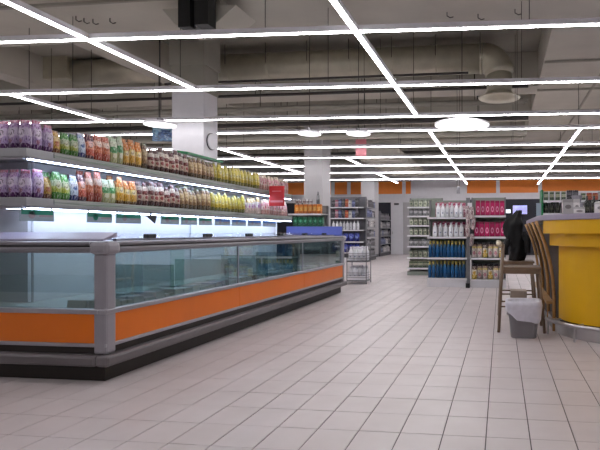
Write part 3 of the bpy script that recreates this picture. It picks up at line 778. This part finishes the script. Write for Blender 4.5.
# ================================================================== SIGNS IN THE AIR
def hang_sign(px0, px1, py0, py1, Y, m, label, skew=0):
    a, b = at_y(px0, py1, Y), at_y(px1, py0, Y)
    t = thing('hanging_sign', ((a[0] + b[0]) / 2, Y, a[2]), label, 'sign')
    MB().hexa([(a[0], Y, a[2]), (b[0], Y + skew, a[2]), (b[0], Y + skew + .05, a[2]), (a[0], Y + .05, a[2]), (a[0], Y, b[2]), (b[0], Y + skew, b[2]), (b[0], Y + skew + .05, b[2]), (a[0], Y + .05, b[2])]).build('board', m, t, bevel=.006)
    for f in (.15, .85):
        x = a[0] + (b[0] - a[0]) * f
        MB().tube([(x, Y + .02 + skew * f, b[2]), (x, Y + .02 + skew * f, ceil_z(x, Y + .02 + skew * f))], .005, 5).build('wire', 'pipe', t)
    return t, a, b
m_bs = package('lit_blue_sign', [(0, (70, 120, 170)), (.4, (120, 170, 205)), (.8, (150, 190, 215))], blob=[((60, 100, 160), .35, .5, .2, .3)])  # light box glow put into the pale blue colours, no emission
hang_sign(152, 184, 126, 141, 10.47, m_bs, 'pale blue rectangular hanging sign partly hidden by the near column', .2)
hang_sign(355.5, 366, 139, 156, 13.38, 'pinksign', 'pink square sign hanging from the ceiling by two wires')
hang_sign(456.5, 460, 186.5, 193.5, 11.86, 'greyplastic', 'small grey device hanging in front of the white back wall panel')
# round wall plate on the near column
c = at_y(216.5, 140, 9.97); xs = xy(203.6, 9.9) + .012
t = thing('round_speaker', (xs, 10.1, c[2]), 'round white plate with dark rim fixed to the side of the near column', 'speaker')
MB().tube([(xs, 10.15, c[2]), (xs + .04, 10.15, c[2])], .16, 24).build('plate', 'white', t)
MB().tube([(xs, 10.15, c[2]), (xs + .02, 10.15, c[2])], .175, 24).build('rim', 'darkgrey', t)

# ================================================================== GONDOLAS
def shelf_rows(x0, x1, Yf, depth, zs, name, label, cat='shelf unit', base_z=.12, back_top=None, pm='greenmetal', plinth='white', parts_side=True, group=None):
    t = thing(name, ((x0 + x1) / 2, Yf + depth / 2, 0), label, cat, group)
    B(x0, x1, Yf + .02, Yf + depth, 0, base_z).build('plinth', plinth, t, bevel=.004)
    top = back_top or zs[-1] + .35
    B(x0, x1, Yf + depth - .03, Yf + depth, base_z, top).build('back_panel', pm, t)
    for x in (x0, x1 - .03): B(x, x + .03, Yf + depth - .1, Yf + depth - .03, base_z, top).build('upright', 'wire', t)
    for z in zs:
        s_ = B(x0, x1, Yf, Yf + depth - .031, z - .03, z).build('shelf', pm, t)
        B(x0 + .005, x1 - .005, Yf - .008, Yf - .0005, z - .04, z - .002).build('price_rail', 'white', s_)
    return t
def row(name, me, x0, x1, Y, z, n, label, cat, group, jit=.006, sc=None, second=None, rz=0):
    pitch = abs(x1 - x0) / n; mw = max(v.co.x for v in me.vertices) - min(v.co.x for v in me.vertices)
    fit = min(1, .95 * pitch / mw)
    for k in range(n):
        x = x0 + (x1 - x0) * (k + .5) / n
        put(name, me, (x + R.uniform(-.3, .3) * (pitch - mw * fit), Y + R.uniform(-jit, jit), z), rz + R.uniform(-.025, .025), nth(label, k), cat, group, (fit * .98, fit * .98 if mw < .13 else 1, R.uniform(.97, 1.03)))

# --- end display of white jugs and blue bottles (facing the camera)
YD = 10.3
xa, xb = xy(427, YD), xy(467, YD)
zs = [zy(p, YD) for p in (278, 257.5, 236.5, 217)]
shelf_rows(xa, xb, YD, .42, zs, 'end_display', 'end-of-aisle shelf display holding white jugs and blue bottles', base_z=.16, back_top=1.75)
B(xb - .02, xb + .06, YD + .02, YD + .08, 0, 1.78).build('corner_upright', 'wire', bpy.data.objects['end_display'])
B(xb - .02, xb + .06, YD - .1, YD + .02, 0, .09).build('foot', 'black', bpy.data.objects['end_display'])
wj = jug_mesh('white_jug', PK['whitejug'], .1, .07, .27)
row('white_jug', wj, xy(435.5, YD), xy(463, YD), YD + .08, zs[3] + .0005, 6, 'white plastic jug on the top shelf of the end display', 'bottle', 'white jugs on the top shelf')
row('white_jug', wj, xy(432, YD), xy(464, YD), YD + .08, zs[2] + .0005, 6, 'white plastic jug on the second shelf of the end display', 'bottle', 'white jugs on the second shelf', second=None)
bb = jug_mesh('blue_bottle', PK['blueteal'], .072, .055, .33)
row('blue_bottle', bb, xy(428, YD), xy(465, YD), YD + .07, zs[1] + .0005, 10, 'blue bottle with yellow neck on the third shelf of the end display', 'bottle', 'blue bottles on the third shelf')
row('blue_bottle', bb, xy(427.5, YD), xy(465.5, YD), YD + .07, zs[0] + .0005, 10, 'blue bottle with yellow neck on the bottom shelf of the end display', 'bottle', 'blue bottles on the bottom shelf')
bn = bottle_mesh('brown_bottle', PK['brownbottle'], .04, .335)
row('brown_bottle', bn, xy(429, YD), xy(464, YD), YD + .22, zs[1] + .0005, 8, 'brown and cream bottle behind the blue bottles of the third shelf', 'bottle', 'brown bottles behind the blue ones')
row('brown_bottle', bn, xy(429, YD), xy(464, YD), YD + .22, zs[0] + .0005, 8, 'brown bottle behind the blue bottles of the bottom shelf', 'bottle', 'brown bottles on the bottom shelf')
pb = carton_mesh('pink_carton', PK['pinkbox'], .085, .06, .30)
row('pink_carton', pb, xy(434, YD), xy(465, YD), YD + .24, zs[3] + .0005, 7, 'pink carton behind the white jugs of the top shelf', 'carton', 'pink cartons behind the jugs')
row('pink_carton', pb, xy(431, YD), xy(465, YD), YD + .24, zs[2] + .0005, 7, 'pink carton behind the white jugs of the second shelf', 'carton', 'pink cartons on the second shelf')

# --- magenta pack display
xa2, xb2 = xy(470.5, YD), xy(506, YD)
zs2 = [zy(p, YD) for p in (279, 257.5, 236.5, 215.5)]
shelf_rows(xa2, xb2, YD, .4, zs2, 'end_display', 'shelf display of magenta packs and beige packs beside the bar', base_z=.16, back_top=1.8)
mg = carton_mesh('magenta_pack', PK['magenta'], .105, .07, .29)
row('magenta_pack', mg, xy(475.5, YD), xy(504.5, YD), YD + .07, zs2[3] + .0005, 6, 'magenta pack with pale ring print on the top shelf', 'carton', 'magenta packs on the top shelf')
row('magenta_pack', mg, xy(474, YD), xy(505.5, YD), YD + .07, zs2[2] + .0005, 6, 'magenta pack with pale ring print on the second shelf', 'carton', 'magenta packs on the second shelf')
be = bag_mesh('beige_pack', PK['beige'], .1, .26, .08); by = bag_mesh('yellow_pack', PK['beigeyel'], .1, .25, .08)
for zi, nm in ((1, 'third'), (0, 'bottom')):
    for k in range(6):
        x = xy(471.5, YD) + (xy(504, YD) - xy(471.5, YD)) * (k + .5) / 6
        a = (k + zi) % 3 == 0
        put('beige_pack' if not a else 'yellow_pack', be if not a else by, (x, YD + .07, zs2[zi] + .001), R.uniform(-.02, .02),
            nth(('beige and pink' if not a else 'yellow and cream') + f' pack on the {nm} shelf below magenta packs', k, 'item from left'), 'snack bag', ('beige' if not a else 'yellow') + f' packs on the {nm} shelf')
        put('dark_carton', carton_mesh('dark_carton', PK['darkcarton'], .1, .08, .30) if k == 0 and zi == 1 else bpy.data.meshes['dark_carton'], (x, YD + .22, zs2[zi] + .0005), 0,
            nth(f'dark carton behind the packs of the {nm} shelf', k), 'carton', f'dark cartons on the {nm} shelf')
# clip strip of pale bags between the two displays
t = thing('clip_strip', (xy(469, YD), YD - .03, 0), 'strip hanger of pale bags between the two end displays', 'hanging bags')
B(xy(468.6, YD), xy(469.4, YD), YD - .006, YD + .02, zy(245, YD), zy(207, YD)).build('strip', 'wire', t)
pm_ = PK['palebag']
for k, (px, py) in enumerate(((468, 218), (472, 219), (469, 228), (473, 229.5), (468, 237), (471, 246))):
    x, _, z = at_y(px, py, YD - .04)
    me = bag_mesh('hanging_bag', pm_, .085, .24, .04)
    o = bpy.data.objects.new('hanging_bag', me); o.parent = t; o.location = Vector((x, YD - .045 - .012 * (k % 2), z)) - Vector(t.location); o.rotation_euler = (0, R.uniform(-.15, .15), 0); col.objects.link(o)
B(xy(467.6, YD), xy(472, YD), YD - .02, YD - .012, zy(208, YD), zy(203, YD)).build('header_card', 'white', t)

# --- set-back gondola with cream tubs
YG = 13.0
xa3, xb3 = xy(407, YG), xy(441, YG)
zs3 = [zy(p, YG) for p in (268, 257.5, 246, 235, 225, 215.5, 206.5)]
shelf_rows(xa3, xb3, YG, .5, zs3, 'grocery_gondola', 'pale green metal gondola of cream tubs behind the end display', base_z=.1, back_top=1.98, plinth='greenmetal')
kinds3 = ['greenjar', 'creamtub', 'greytub', 'creamtub', 'creamtub', 'greytub', 'creamtub']
nms = ['bottom', 'second', 'third', 'fourth', 'fifth', 'sixth', 'top']
for z, kd, nm in zip(zs3, kinds3, nms):
    me = carton_mesh('food_tub', PK[kd], .11, .09, .17) if kd != 'creamtub' else MB().lathe([(.045, 0), (.055, .13), (.06, .135), (.06, .16)], 10).mesh('food_tub', PK[kd])
    row('food_tub', me, xa3 + .04, xb3, YG + .08, z + .0005, 7, f'small {"cream" if kd == "creamtub" else "grey" if kd == "greytub" else "green"} tub on the {nm} shelf upwards of pale gondola', 'tub', f'tubs on the {nm} gondola shelf')

# --- gondola A: end facing camera with long side
YA, XA = 18.6, -5.0
xe0 = xy(326, YA)
ga = shelf_rows(xe0, XA - .0, YA, .45, [.35, .75, 1.18, 1.62, 2.02], 'grocery_gondola', 'gondola end with white bottles and blue bags beyond the freezer', base_z=.14, back_top=2.42, pm='shelfdark')
ep = lambda p, y=YA: xy(p, y)
mix_k = ['darkcarton', 'pinkbox', 'bluecarton', 'darkcarton', 'redbox', 'whitebox', 'bluecarton', 'darkcarton']
wb_ = bottle_mesh('white_bottle', PK['whitejug'], .055, .33)
row('white_bottle', wb_, ep(331), ep(359), YA + .1, 1.1805, 8, 'white bottle on the far gondola end beside the second column', 'bottle', 'white bottles on the gondola end')
bg = bag_mesh('blue_bag', PK['bluebag'], .2, .32, .12)
row('blue_bag', bg, ep(331), ep(359), YA + .1, .751, 5, 'dark blue bag on the far gondola end below the white bottles', 'bag', 'blue bags on the gondola end')
row('blue_bag', bg, ep(331), ep(359), YA + .1, .351, 5, 'dark blue bag on the lowest shelf of the far gondola end', 'bag', 'blue bags on the lowest shelf')
for zi, z in enumerate((1.6205, 2.0205)):
    for k, kd in enumerate(mix_k):
        x = ep(331) + (ep(358) - ep(331)) * (k + .5) / 8
        nm = kd.replace('carton', '').replace('box', '')
        put('food_carton', carton_mesh('food_carton', PK[kd], .11, .1, R.uniform(.24, .34)), (x, YA + .1, z), R.uniform(-.1, .1),
            nth(f'{nm} carton on the {"fourth" if zi == 0 else "highest"} shelf of far gondola end', k), 'carton', f'mixed cartons on the {"fourth" if zi == 0 else "highest"} shelf')
def side_gondola(xf, y0, y1, zs, top, label, group, place):
    t = thing('grocery_gondola', (xf - .25, (y0 + y1) / 2, 0), label, 'shelf unit', 'far gondolas along the left')
    B(xf - .5, xf - .02, y0, y1, 0, .14).build('plinth', 'darkgrey', t)
    B(xf - .5, xf - .46, y0, y1, .14, top).build('back_panel', 'shelfdark', t)
    B(xf - .46, xf, y0, y0 + .03, .14, top).build('side_panel', 'shelfdark', t)
    for z in zs:
        s_ = B(xf - .459, xf, y0 + .031, y1, z - .03, z).build('shelf', 'shelfdark', t)
        B(xf + .0005, xf + .008, y0 + .04, y1, z - .03, z - .006).build('price_rail', 'tray', s_)
    kk = ['greycarton', 'darkcarton', 'greytub', 'whitebox', 'bluecarton']
    mes = [carton_mesh('grocery_pack', PK[k], .2, .12, .26) for k in kk]
    for zi, z in enumerate(zs):
        y = y0 + .18; j = R.randrange(5)
        while y < y1 - .1:
            if R.random() < .35: j = R.randrange(5)
            w_ = ['grey', 'dark', 'silver-grey', 'white', 'blue-grey'][j]
            s = R.uniform(.75, 1.15)
            put('grocery_pack', mes[j], (xf - .09, y, z + .0005), PI / 2, f'{w_} grocery pack on the {nms[zi]} shelf of {place}, counted upwards', 'carton', f'{w_} packs on the {nms[zi]} shelf of {place}', (1, 1, s))
            y += .23
side_gondola(XA, YA + .46, 20.6, [.18, .55, .92, 1.3, 1.68, 2.05], 2.35, 'long gondola side of grey packs running back beside the far column', '', 'the gondola beside the far column')
side_gondola(xy(380.5, 22.85), 22.85, 25.0, [.18, .55, .92, 1.3, 1.68], 2.05, 'farthest gondola of grey packs beside the white door', '', 'the gondola beside the white door')

# --- stand of white bottles at the freezer end
YW = at_z(357, 284, 0)[1]
xw0, xw1 = xy(346.5, YW), xy(366.5, YW)
t = thing('bottle_stand', ((xw0 + xw1) / 2, YW, 0), 'two-tier wire stand of white bottles behind the freezer corner', 'display stand')
B(xw0, xw1, YW, YW + .4, .05, .08).build('tray', 'wire', t); B(xw0, xw1, YW, YW + .4, .46, .49).build('tray', 'wire', t)
for x in (xw0, xw1 - .015):
    for y in (YW, YW + .385): B(x, x + .015, y, y + .015, 0, .80).build('post', 'wire', t)
for zb_ in (.08, .49):
    for k in range(3):
        z = zb_ + .05 + .05 * k
        B(xw0 + .015, xw1 - .015, YW, YW + .006, z, z + .008).build('wire', 'wire', t)
        B(xw1 - .006, xw1, YW + .015, YW + .385, z, z + .008).build('wire', 'wire', t)
B(xw0 + .016, xw1 - .016, YW + .007, YW + .012, .081, .17).build('front_board', 'white', t)
wj2 = jug_mesh('white_bottle', PK['whitejug'], .095, .08, .3)
for zi, z in enumerate((.0805, .4905)):
    for r_ in range(3):
        row('white_bottle', wj2, xw0 + .02, xw1 - .02, YW + .08 + .11 * r_, z, 4, f'white bottle in the {("front", "middle", "back")[r_]} row, {"lower" if zi == 0 else "upper"} tier of wire stand', 'bottle', f'white bottles on the {"lower" if zi == 0 else "upper"} tier', .003)

# --- pallet display behind the freezer: orange boxes, green boxes, cups
YO = 11.6
xo0, xo1 = xy(288, YO), xy(322, YO)
zo = [zy(p, YO, 305) for p in (227.5, 213.5, 204)]
shelf_rows(xo0, xo1, YO, .5, [.3, .75, zo[0], zo[1]], 'promotion_rack', 'rack of green and orange boxes standing just beyond the freezer', base_z=.14, back_top=zo[1] + .2, pm='tray')
row('green_box', carton_mesh('green_box', PK['greenbox'], .115, .1, zy(215, YO, 305) - zo[0] - .04), xy(292.5, YO), xy(322.5, YO), YO + .07, zo[0] + .0005, 6, 'dark green box on the rack beyond the freezer', 'carton', 'green boxes on the rack')
row('orange_box', carton_mesh('orange_box', PK['orangebox'], .105, .1, zy(204.5, YO, 305) - zo[1]), xy(294, YO), xy(321, YO), YO + .07, zo[1] + .0005, 6, 'orange box on the rack above the green boxes', 'carton', 'orange boxes on the rack')
cupm = MB().lathe([(.036, 0), (.046, .1), (.05, .105), (.05, .12)], 12).mesh('cup', PK['cup'])
row('cup', cupm, xy(294, YO), xy(312, YO), YO + .07, zo[2] - .012, 5, 'white cup standing on the orange boxes', 'cup', 'cups on the orange boxes')
put('cup', bottle_mesh('tall_bottle', PK['greytub'], .04, .3), (xy(317, YO), YO + .07, zo[2] - .012), 0, 'tall grey bottle standing on the orange boxes', 'bottle').name = 'bottle'

# ================================================================== BAR
base = [(.60, 8.6), (.60, 7.4), (.60, 6.6), (.605, 6.1), (.64, 5.8), (.74, 5.55), (.92, 5.36), (1.2, 5.2), (1.6, 5.1), (2.2, 5.05), (3.0, 5.05), (3.6, 5.05)]
def smooth_path(pts, n=5):
    out = []
    for i in range(len(pts) - 1):
        p0 = pts[max(i - 1, 0)]; p1 = pts[i]; p2 = pts[i + 1]; p3 = pts[min(i + 2, len(pts) - 1)]
        for k in range(n):
            t_ = k / n
            out.append(tuple(.5 * ((2 * p1[j]) + (-p0[j] + p2[j]) * t_ + (2 * p0[j] - 5 * p1[j] + 4 * p2[j] - p3[j]) * t_ ** 2 + (-p0[j] + 3 * p1[j] - 3 * p2[j] + p3[j]) * t_ ** 3) for j in (0, 1)))
    out.append(pts[-1]); return out
bp = smooth_path(base)
def offset(path, d):
    out = []
    for i, p in enumerate(path):
        a, b = path[max(i - 1, 0)], path[min(i + 1, len(path) - 1)]
        tx, ty = b[0] - a[0], b[1] - a[1]; L = math.hypot(tx, ty)
        out.append((p[0] + ty / L * d, p[1] - tx / L * d))   # outward: right of travel from back to front is -x side
    return out
_t = offset(bp, .1); SGN = 1 if _t[5][0] < bp[5][0] else -1
def off(path, d): return offset(path, d * SGN)
bar = thing('bar_counter', (2.0, 6.8, 0), 'curved yellow bar counter with lilac top and steel kick plate', 'bar counter')
inner = off(bp, -.03)
back_close = [(3.6, 8.6)]
o = MB().prism(off(bp, -.02) + back_close, .0, 1.215).build('body', 'brown', bar); fix_normals(o)
o = MB().prism(off(bp, .19) + [(3.6, 8.8)], 1.225, 1.285).build('counter_top', 'lilac', bar, bevel=.008); fix_normals(o)
k0 = next(i for i, p in enumerate(bp) if p[1] < 5.86)
fp = bp[k0:]
def panel(d0, d1, z0, z1, name, m, start=0):
    p = fp[start:]
    o = MB().ribbon(off(p, d1), off(p, d0), z0, z1).build(name, m, bar, smooth=False, bevel=0); fix_normals(o); return o
panel(.0, .015, .16, .955, 'yellow_front', 'yellow', 1)
panel(-.015, .10, .955, 1.085, 'yellow_lower_band', 'yellow')
panel(-.015, .172, 1.085, 1.224, 'yellow_upper_band', 'yellow')
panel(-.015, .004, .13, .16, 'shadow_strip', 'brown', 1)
pk = bp[max(k0 - 8, 0):]
o = MB().ribbon(off(pk, .03), off(pk, -.015), 0, .13).build('kick_plate', 'steel', bar, smooth=False); fix_normals(o)
# bent wood ribs on the left side
for yb_, xo in ((5.9, 0), (6.6, 0), (7.4, 0), (8.3, 0)):
    pts = []
    for k in range(11):
        u = k / 10; z = .0 + 1.222 * u
        pts.append((.585 - .0 - .2 * (max(0, u - .25) / .75) ** 2.2, yb_, z))
    MB().tube(pts, [.019] * 11, 8).build('bent_rib', 'wood', bar, smooth=True)
B(.5, .575, 5.9, 8.2, .30, .33).build('rib_rail', 'wood', bar)
# foot rail with brackets
fr_path = off(bp[k0:], .16)
fr = MB().tube([(x, y, .16) for x, y in fr_path], .02, 10).build('foot_rail', 'steel', bar, smooth=True)
for i in range(2, len(fr_path), 7):
    x, y = fr_path[i]; xb_, yb_ = bp[k0:][i]
    MB().tube([(x, y, .16), (x, y, 0)], .011, 6).build('rail_post', 'steel', bar)
    MB().tube([(x, y, .16), (xb_, yb_, .16)], .01, 6).build('rail_bracket', 'steel', bar)

# on the counter
def on_counter(px0, px1, py, Y): return xy(px0, Y), xy(px1, Y), zy(py, Y, px0)
YC = 6.3
x0, x1, z1 = on_counter(563, 573.5, 199, YC)
zt = 1.2855
tag(B(x0, x1, YC, YC + .14, zt, z1).build('white_box', PK['whitebox'], bevel=.003), 'taller white patterned box on the bar counter', 'box')
x0, x1, z1 = on_counter(574, 585, 207, YC - .05)
tag(B(x0, x1, YC - .05, YC + .12, zt, z1).build('white_box', PK['whitebox'], bevel=.003), 'squat white patterned box beside the taller one on the bar counter', 'box')
x0, x1, z1 = on_counter(574, 580, 199, YC + .2)
tag(B(x0, x1, YC + .2, YC + .3, zt, z1).build('white_box', PK['whitebox'], bevel=.003), 'narrow white box behind the squat box on the bar counter', 'box')
bk = bottle_mesh('black_bottle', PK['blackbottle'], .036, .26)
for px in (587, 594): put('black_bottle', bk, (xy(px, 6.6), 6.6, zt), 0, ('left' if px < 590 else 'right') + ' one of two dark bottles on the bar beside the white boxes', 'bottle', 'dark bottles on the bar')
wt = MB().lathe([(.06, 0), (.065, .01), (.065, .15), (.055, .165), (.02, .17)], 14).mesh('white_canister', PK['whitebox'])
put('white_canister', wt, (xy(600, 6.25), 6.25, zt), 0, 'white canister on the bar at the right edge', 'canister')
# condiment dispenser on the counter, clear acrylic
x0, x1, z1 = on_counter(536, 541.5, 203, 6.9)
t = thing('menu_holder', ((x0 + x1) / 2, 6.9, zt), 'pale upright menu holder on the left end of the bar counter', 'menu holder')
B(x0, x1, 6.9, 6.95, zt, zt + .012).build('foot', 'greyplastic', t); B(x0 + .005, x1 - .005, 6.92, 6.93, zt + .012, z1).build('card', 'acryl', t)

# back-bar shelf unit
YK = 9.6
xk0 = xy(543, YK)
zk = [.35, .8, zy(213, YK, 570), zy(200, YK, 570)]
shelf_rows(xk0, 3.4, YK, .4, zk, 'back_bar_shelf', 'white shelf unit with jars and bottles behind the bar', base_z=.1, back_top=zy(189.5, YK, 570), pm='white')
o = B(xk0 - .03, xk0, YK - .02, YK + .4, 0, zy(189.5, YK, 570)).build('side_panel', 'greensign', bpy.data.objects['back_bar_shelf'])
jm = carton_mesh('jar', PK['greenjar'], .075, .08, .16); jd = bottle_mesh('dark_jar', PK['blackbottle'], .045, .2, .5)
for k in range(9):
    x = xk0 + .06 + k * .105
    if k < 4:
        put('jar', jm, (x, YK + .1, zk[3] + .0005), 0, 'grey-green jar on the upper back-bar shelf', 'jar', 'jars on the upper back-bar shelf')
        put('jar', bpy.data.meshes['dark_jar'], (x, YK + .1, zk[2] + .0005), 0, 'dark jar on the lower back-bar shelf', 'jar', 'dark jars on the lower back-bar shelf')
    elif k in (4, 5):
        put('dark_tin', bpy.data.meshes['dark_carton'], (x, YK + .1, zk[3] + .0005), 0, 'dark tin on the upper back-bar shelf beside the jars', 'tin', 'dark tins on the back-bar shelf', (1, 1, .6))
rc = carton_mesh('red_pack', PK['redbox'], .09, .08, .13); wc = carton_mesh('white_pack', PK['whitebox'], .1, .08, .15); gc = carton_mesh('green_pack', PK['greenjar'], .08, .08, .13)
for k, (me, nm) in enumerate(((gc, 'green_pack'), (rc, 'red_pack'), (rc, 'red_pack'), (wc, 'white_pack'), (wc, 'white_pack'))):
    x = xy(584, YK) + k * .105
    put(nm, me, (x, YK + .1, zk[3] + .0005), 0, nm.replace('_', ' ') + ' on the upper back-bar shelf at the right edge', 'carton', nm.replace('_', ' ') + 's on the back-bar shelf')
    put('white_tub', wt, (x + .03, YK + .12, zk[2] + .0005), 0, 'white tub on the lower back-bar shelf at the right edge', 'tub', 'white tubs on the lower back-bar shelf', (.75, .75, 1))
# grinder-like dispenser standing on the counter
xg = xy(578, 7.3)
t = thing('coffee_grinder', (xg, 7.3, zt), 'grey coffee grinder with hopper behind the white boxes', 'coffee grinder')
B(xg - .07, xg + .07, 7.3, 7.5, zt, zt + .2).build('body', 'greyplastic', t, bevel=.01)
MB().lathe([(.04, 0), (.075, .1), (.075, .12)], 14, (xg, 7.4, zt + .2)).build('hopper', 'greyplastic', t)
t = thing('coffee_machine', (xy(590, 7.4), 7.4, zt), 'black coffee machine on the bar at the right', 'coffee machine')
xm = xy(588, 7.4)
B(xm, xm + .14, 7.4, 7.7, zt, zt + .26).build('body', 'black', t, bevel=.01); B(xm + .14, xm + .22, 7.4, 7.6, zt + .15, zt + .26).build('brew_head', 'black', t); B(xm + .14, xm + .22, 7.4, 7.6, zt, zt + .03).build('drip_tray', 'steel', t)

# ------------------------------------------------------------------ stools
def stool(base_pts, label, coat=False):
    # facing the bar: backrest on the -x side
    (xc, yc) = base_pts
    t = thing('bar_stool', (xc, yc, 0), label, 'bar stool', 'bar stools by the counter')
    sz = .685; hw, hd = .2, .2
    seat = B(xc - hw, xc + hw + .02, yc - hd, yc + hd, sz, sz + .03).build('seat', 'stoolwood', t, bevel=.008)
    for sx in (-1, 1):
        for sy in (-1, 1):
            foot = (xc + sx * .245, yc + sy * .235, 0); top = (xc + sx * .185, yc + sy * .175, sz)
            if sx < 0: top = (xc - .20, yc + sy * .175, .955); foot = (xc - .25, yc + sy * .235, 0)
            MB().tube([foot, top], .017, 8).build('leg', 'stoolwood', t, smooth=True)
    for sy in (-1, 1): B(xc - hw - .0, xc + hw, yc + sy * .19 - .012, yc + sy * .19 + .012, sz - .045, sz + .0015).build('apron', 'stoolwood', t)
    MB().tube([(xc - .23, yc - .2, .955), (xc - .255, yc - .1, .965), (xc - .262, yc, .968), (xc - .255, yc + .1, .965), (xc - .23, yc + .2, .955)], .022, 8).build('back_rail', 'cream', t, smooth=True)
    for sy in (-1, 1): MB().tube([(xc - .235, yc + sy * .215, .28), (xc + .225, yc + sy * .215, .28)], .01, 6).build('stretcher', 'stoolwood', t)
    for sx in (-1, 1): MB().tube([(xc + sx * .232, yc - .215, .22), (xc + sx * .232, yc + .215, .22)], .01, 6).build('stretcher', 'stoolwood', t)
    return t
stool((.225, 5.98), 'wooden bar stool with pale back rail behind the lined bin')
stool((.22, 7.15), 'farther wooden bar stool with a black coat over it')
# black coat heaped over the farther stool
def coat():
    mb = MB(); n = 28; rows = 18
    cx_, cy_ = .20, 7.12; z0, z1 = .7155, zy(211, 7.1, 518)
    rr = random.Random(3)
    prof = [(0, .85), (.12, 1.0), (.3, .88), (.48, 1.08), (.62, 1.0), (.72, 1.12), (.8, .95), (.86, .6), (.93, .5), (1, .3)]
    def pr(u):
        for (a, x), (b, y) in zip(prof, prof[1:]):
            if u <= b: return x + (y - x) * (u - a) / (b - a)
        return prof[-1][1]
    for i in range(rows + 1):
        u = i / rows; z = z0 + (z1 - z0) * u
        w_ = pr(u); ox = .03 * math.sin(u * 7) + .12 * max(0, u - .8)
        for k in range(n):
            a = 2 * PI * k / n; f = 1 + .12 * math.sin(3 * a + u * 6) + .10 * math.sin(6 * a - u * 9) + .06 * math.sin(11 * a + u * 15) + rr.uniform(-.04, .04)
            mb.v.append((cx_ + ox + .118 * w_ * math.cos(a) * f, cy_ + .15 * w_ * math.sin(a) * f, z + (0 if i == 0 else .015 * math.sin(4 * a + u * 7))))
    for i in range(rows):
        for k in range(n):
            k2 = (k + 1) % n; mb.f.append((i * n + k, i * n + k2, (i + 1) * n + k2, (i + 1) * n + k))
    mb.f.append(tuple(reversed(range(n)))); mb.f.append(tuple(rows * n + k for k in range(n)))
    o = mb.build('black_coat', 'coat', smooth=True)
    tag(o, 'black coat heaped on the farther bar stool', 'coat')
    m2 = MB()
    m2.tube([(cx_ - .1, cy_ - .1, .98), (cx_ - .15, cy_ - .16, .9), (cx_ - .14, cy_ - .17, .8)], [.05, .045, .035], 10).build('sleeve', 'coat', o, smooth=True)
    m2 = MB()
    m2.tube([(cx_ + .09, cy_ - .08, 1.08), (cx_ + .15, cy_ - .13, .98), (cx_ + .15, cy_ - .14, .82)], [.05, .045, .035], 10).build('sleeve', 'coat', o, smooth=True)
coat()

# ------------------------------------------------------------------ bin
def bin_():
    c = at_z(524, 339, 0); cx_, cy_ = c[0] - .0, c[1] + .13
    t = thing('waste_bin', (cx_, cy_, 0), 'grey waste bin with a white plastic liner beside the bar stool', 'bin')
    hw0, hw1, H = .135, .165, .37
    def sq(hw, z, n=24, f=None):
        out = []
        for k in range(n):
            a = 2 * PI * (k + .5) / n; ca, sa = math.cos(a), math.sin(a)
            r = hw * (1 + (f(k) if f else 0))
            out.append((cx_ + math.copysign(abs(ca) ** .45, ca) * r, cy_ + math.copysign(abs(sa) ** .45, sa) * r * .85, z))
        return out
    mb = MB(); levels = [(hw0 * .96, 0), (hw0, .012), (hw1, H), (hw1 + .01, H), (hw1 + .01, H - .02), (hw1 - .012, H - .02), (hw0 - .012, .02)]
    n = 24
    for hw, z in levels: mb.v += sq(hw, z)
    for i in range(len(levels) - 1):
        for k in range(n):
            k2 = (k + 1) % n; mb.f.append((i * n + k, i * n + k2, (i + 1) * n + k2, (i + 1) * n + k))
    mb.f.append(tuple(reversed(range(n)))); mb.f.append(tuple((len(levels) - 1) * n + k for k in range(n)))
    mb.build('bucket', 'bin', t, smooth=False)
    mb = MB(); rr = random.Random(5)
    jit = [rr.uniform(-.03, .05) for _ in range(n)]; drop = [rr.uniform(-.02, .02) for _ in range(n)]
    lv = [(hw0 - .02, .06, 0), (hw1 - .018, H + .005, .3), (hw1 + .016, H + .018, .6), (hw1 + .022, H - .03, 1), (hw1 + .016, H - .09, .9), (hw1 + .010, H - .155, .8)]
    for i, (hw, z, q_) in enumerate(lv):
        pts = sq(hw, z, n, lambda k: abs(jit[k]) * q_ + .012 * q_)
        if i == len(lv) - 1: pts = [(x, y, z + drop[k] + .04 * math.sin(k * .52 + 1)) for k, (x, y, z) in enumerate(pts)]
        mb.v += pts
    for i in range(len(lv) - 1):
        for k in range(n):
            k2 = (k + 1) % n; mb.f.append((i * n + k, i * n + k2, (i + 1) * n + k2, (i + 1) * n + k))
    mb.f.append(tuple(k for k in range(n)))
    mb.build('liner', 'liner', t, smooth=True)
bin_()
# small carton under the stool
c = at_z(517, 312, 0)
tag(B(c[0] - .1, c[0] + .1, 6.55, 6.8, 0, zy(291, 6.55, 517)).build('cardboard_box', 'card', bevel=.004), 'pale cardboard box on the floor behind the waste bin', 'box')

# ------------------------------------------------------------------ far screen and notice
def far_panel(p0, p1, q0, q1, name, m, label, cat):
    a, b = at_y(p0, q1, 24.9), at_y(p1, q0, 24.9)
    t = thing(name, ((a[0] + b[0]) / 2, 24.95, a[2]), label, cat)
    B(a[0], b[0], 24.9, 24.96, a[2], b[2]).build('casing', 'black', t)
    B(a[0] + .04, b[0] - .04, 24.89, 24.899, a[2] + .04, b[2] - .04).build('screen' if m == 'screen' else 'face', m, t)
    B((a[0] + b[0]) / 2 - .1, (a[0] + b[0]) / 2 + .1, 24.96, 25.159, (a[2] + b[2]) / 2 - .1, (a[2] + b[2]) / 2 + .1).build('wall_mount', 'darkgrey', t)
far_panel(512, 528, 204.5, 215, 'wall_screen', 'screen', 'glowing blue wall screen on the dark back wall', 'screen')
far_panel(503.5, 511.5, 208.5, 214, 'wall_notice', emit('lit_notice', (.75, .85, 1), .9), 'small pale lit notice beside the magenta packs', 'notice')

# tidy helper properties
for o in bpy.data.objects:
    if '_org' in o: del o['_org']
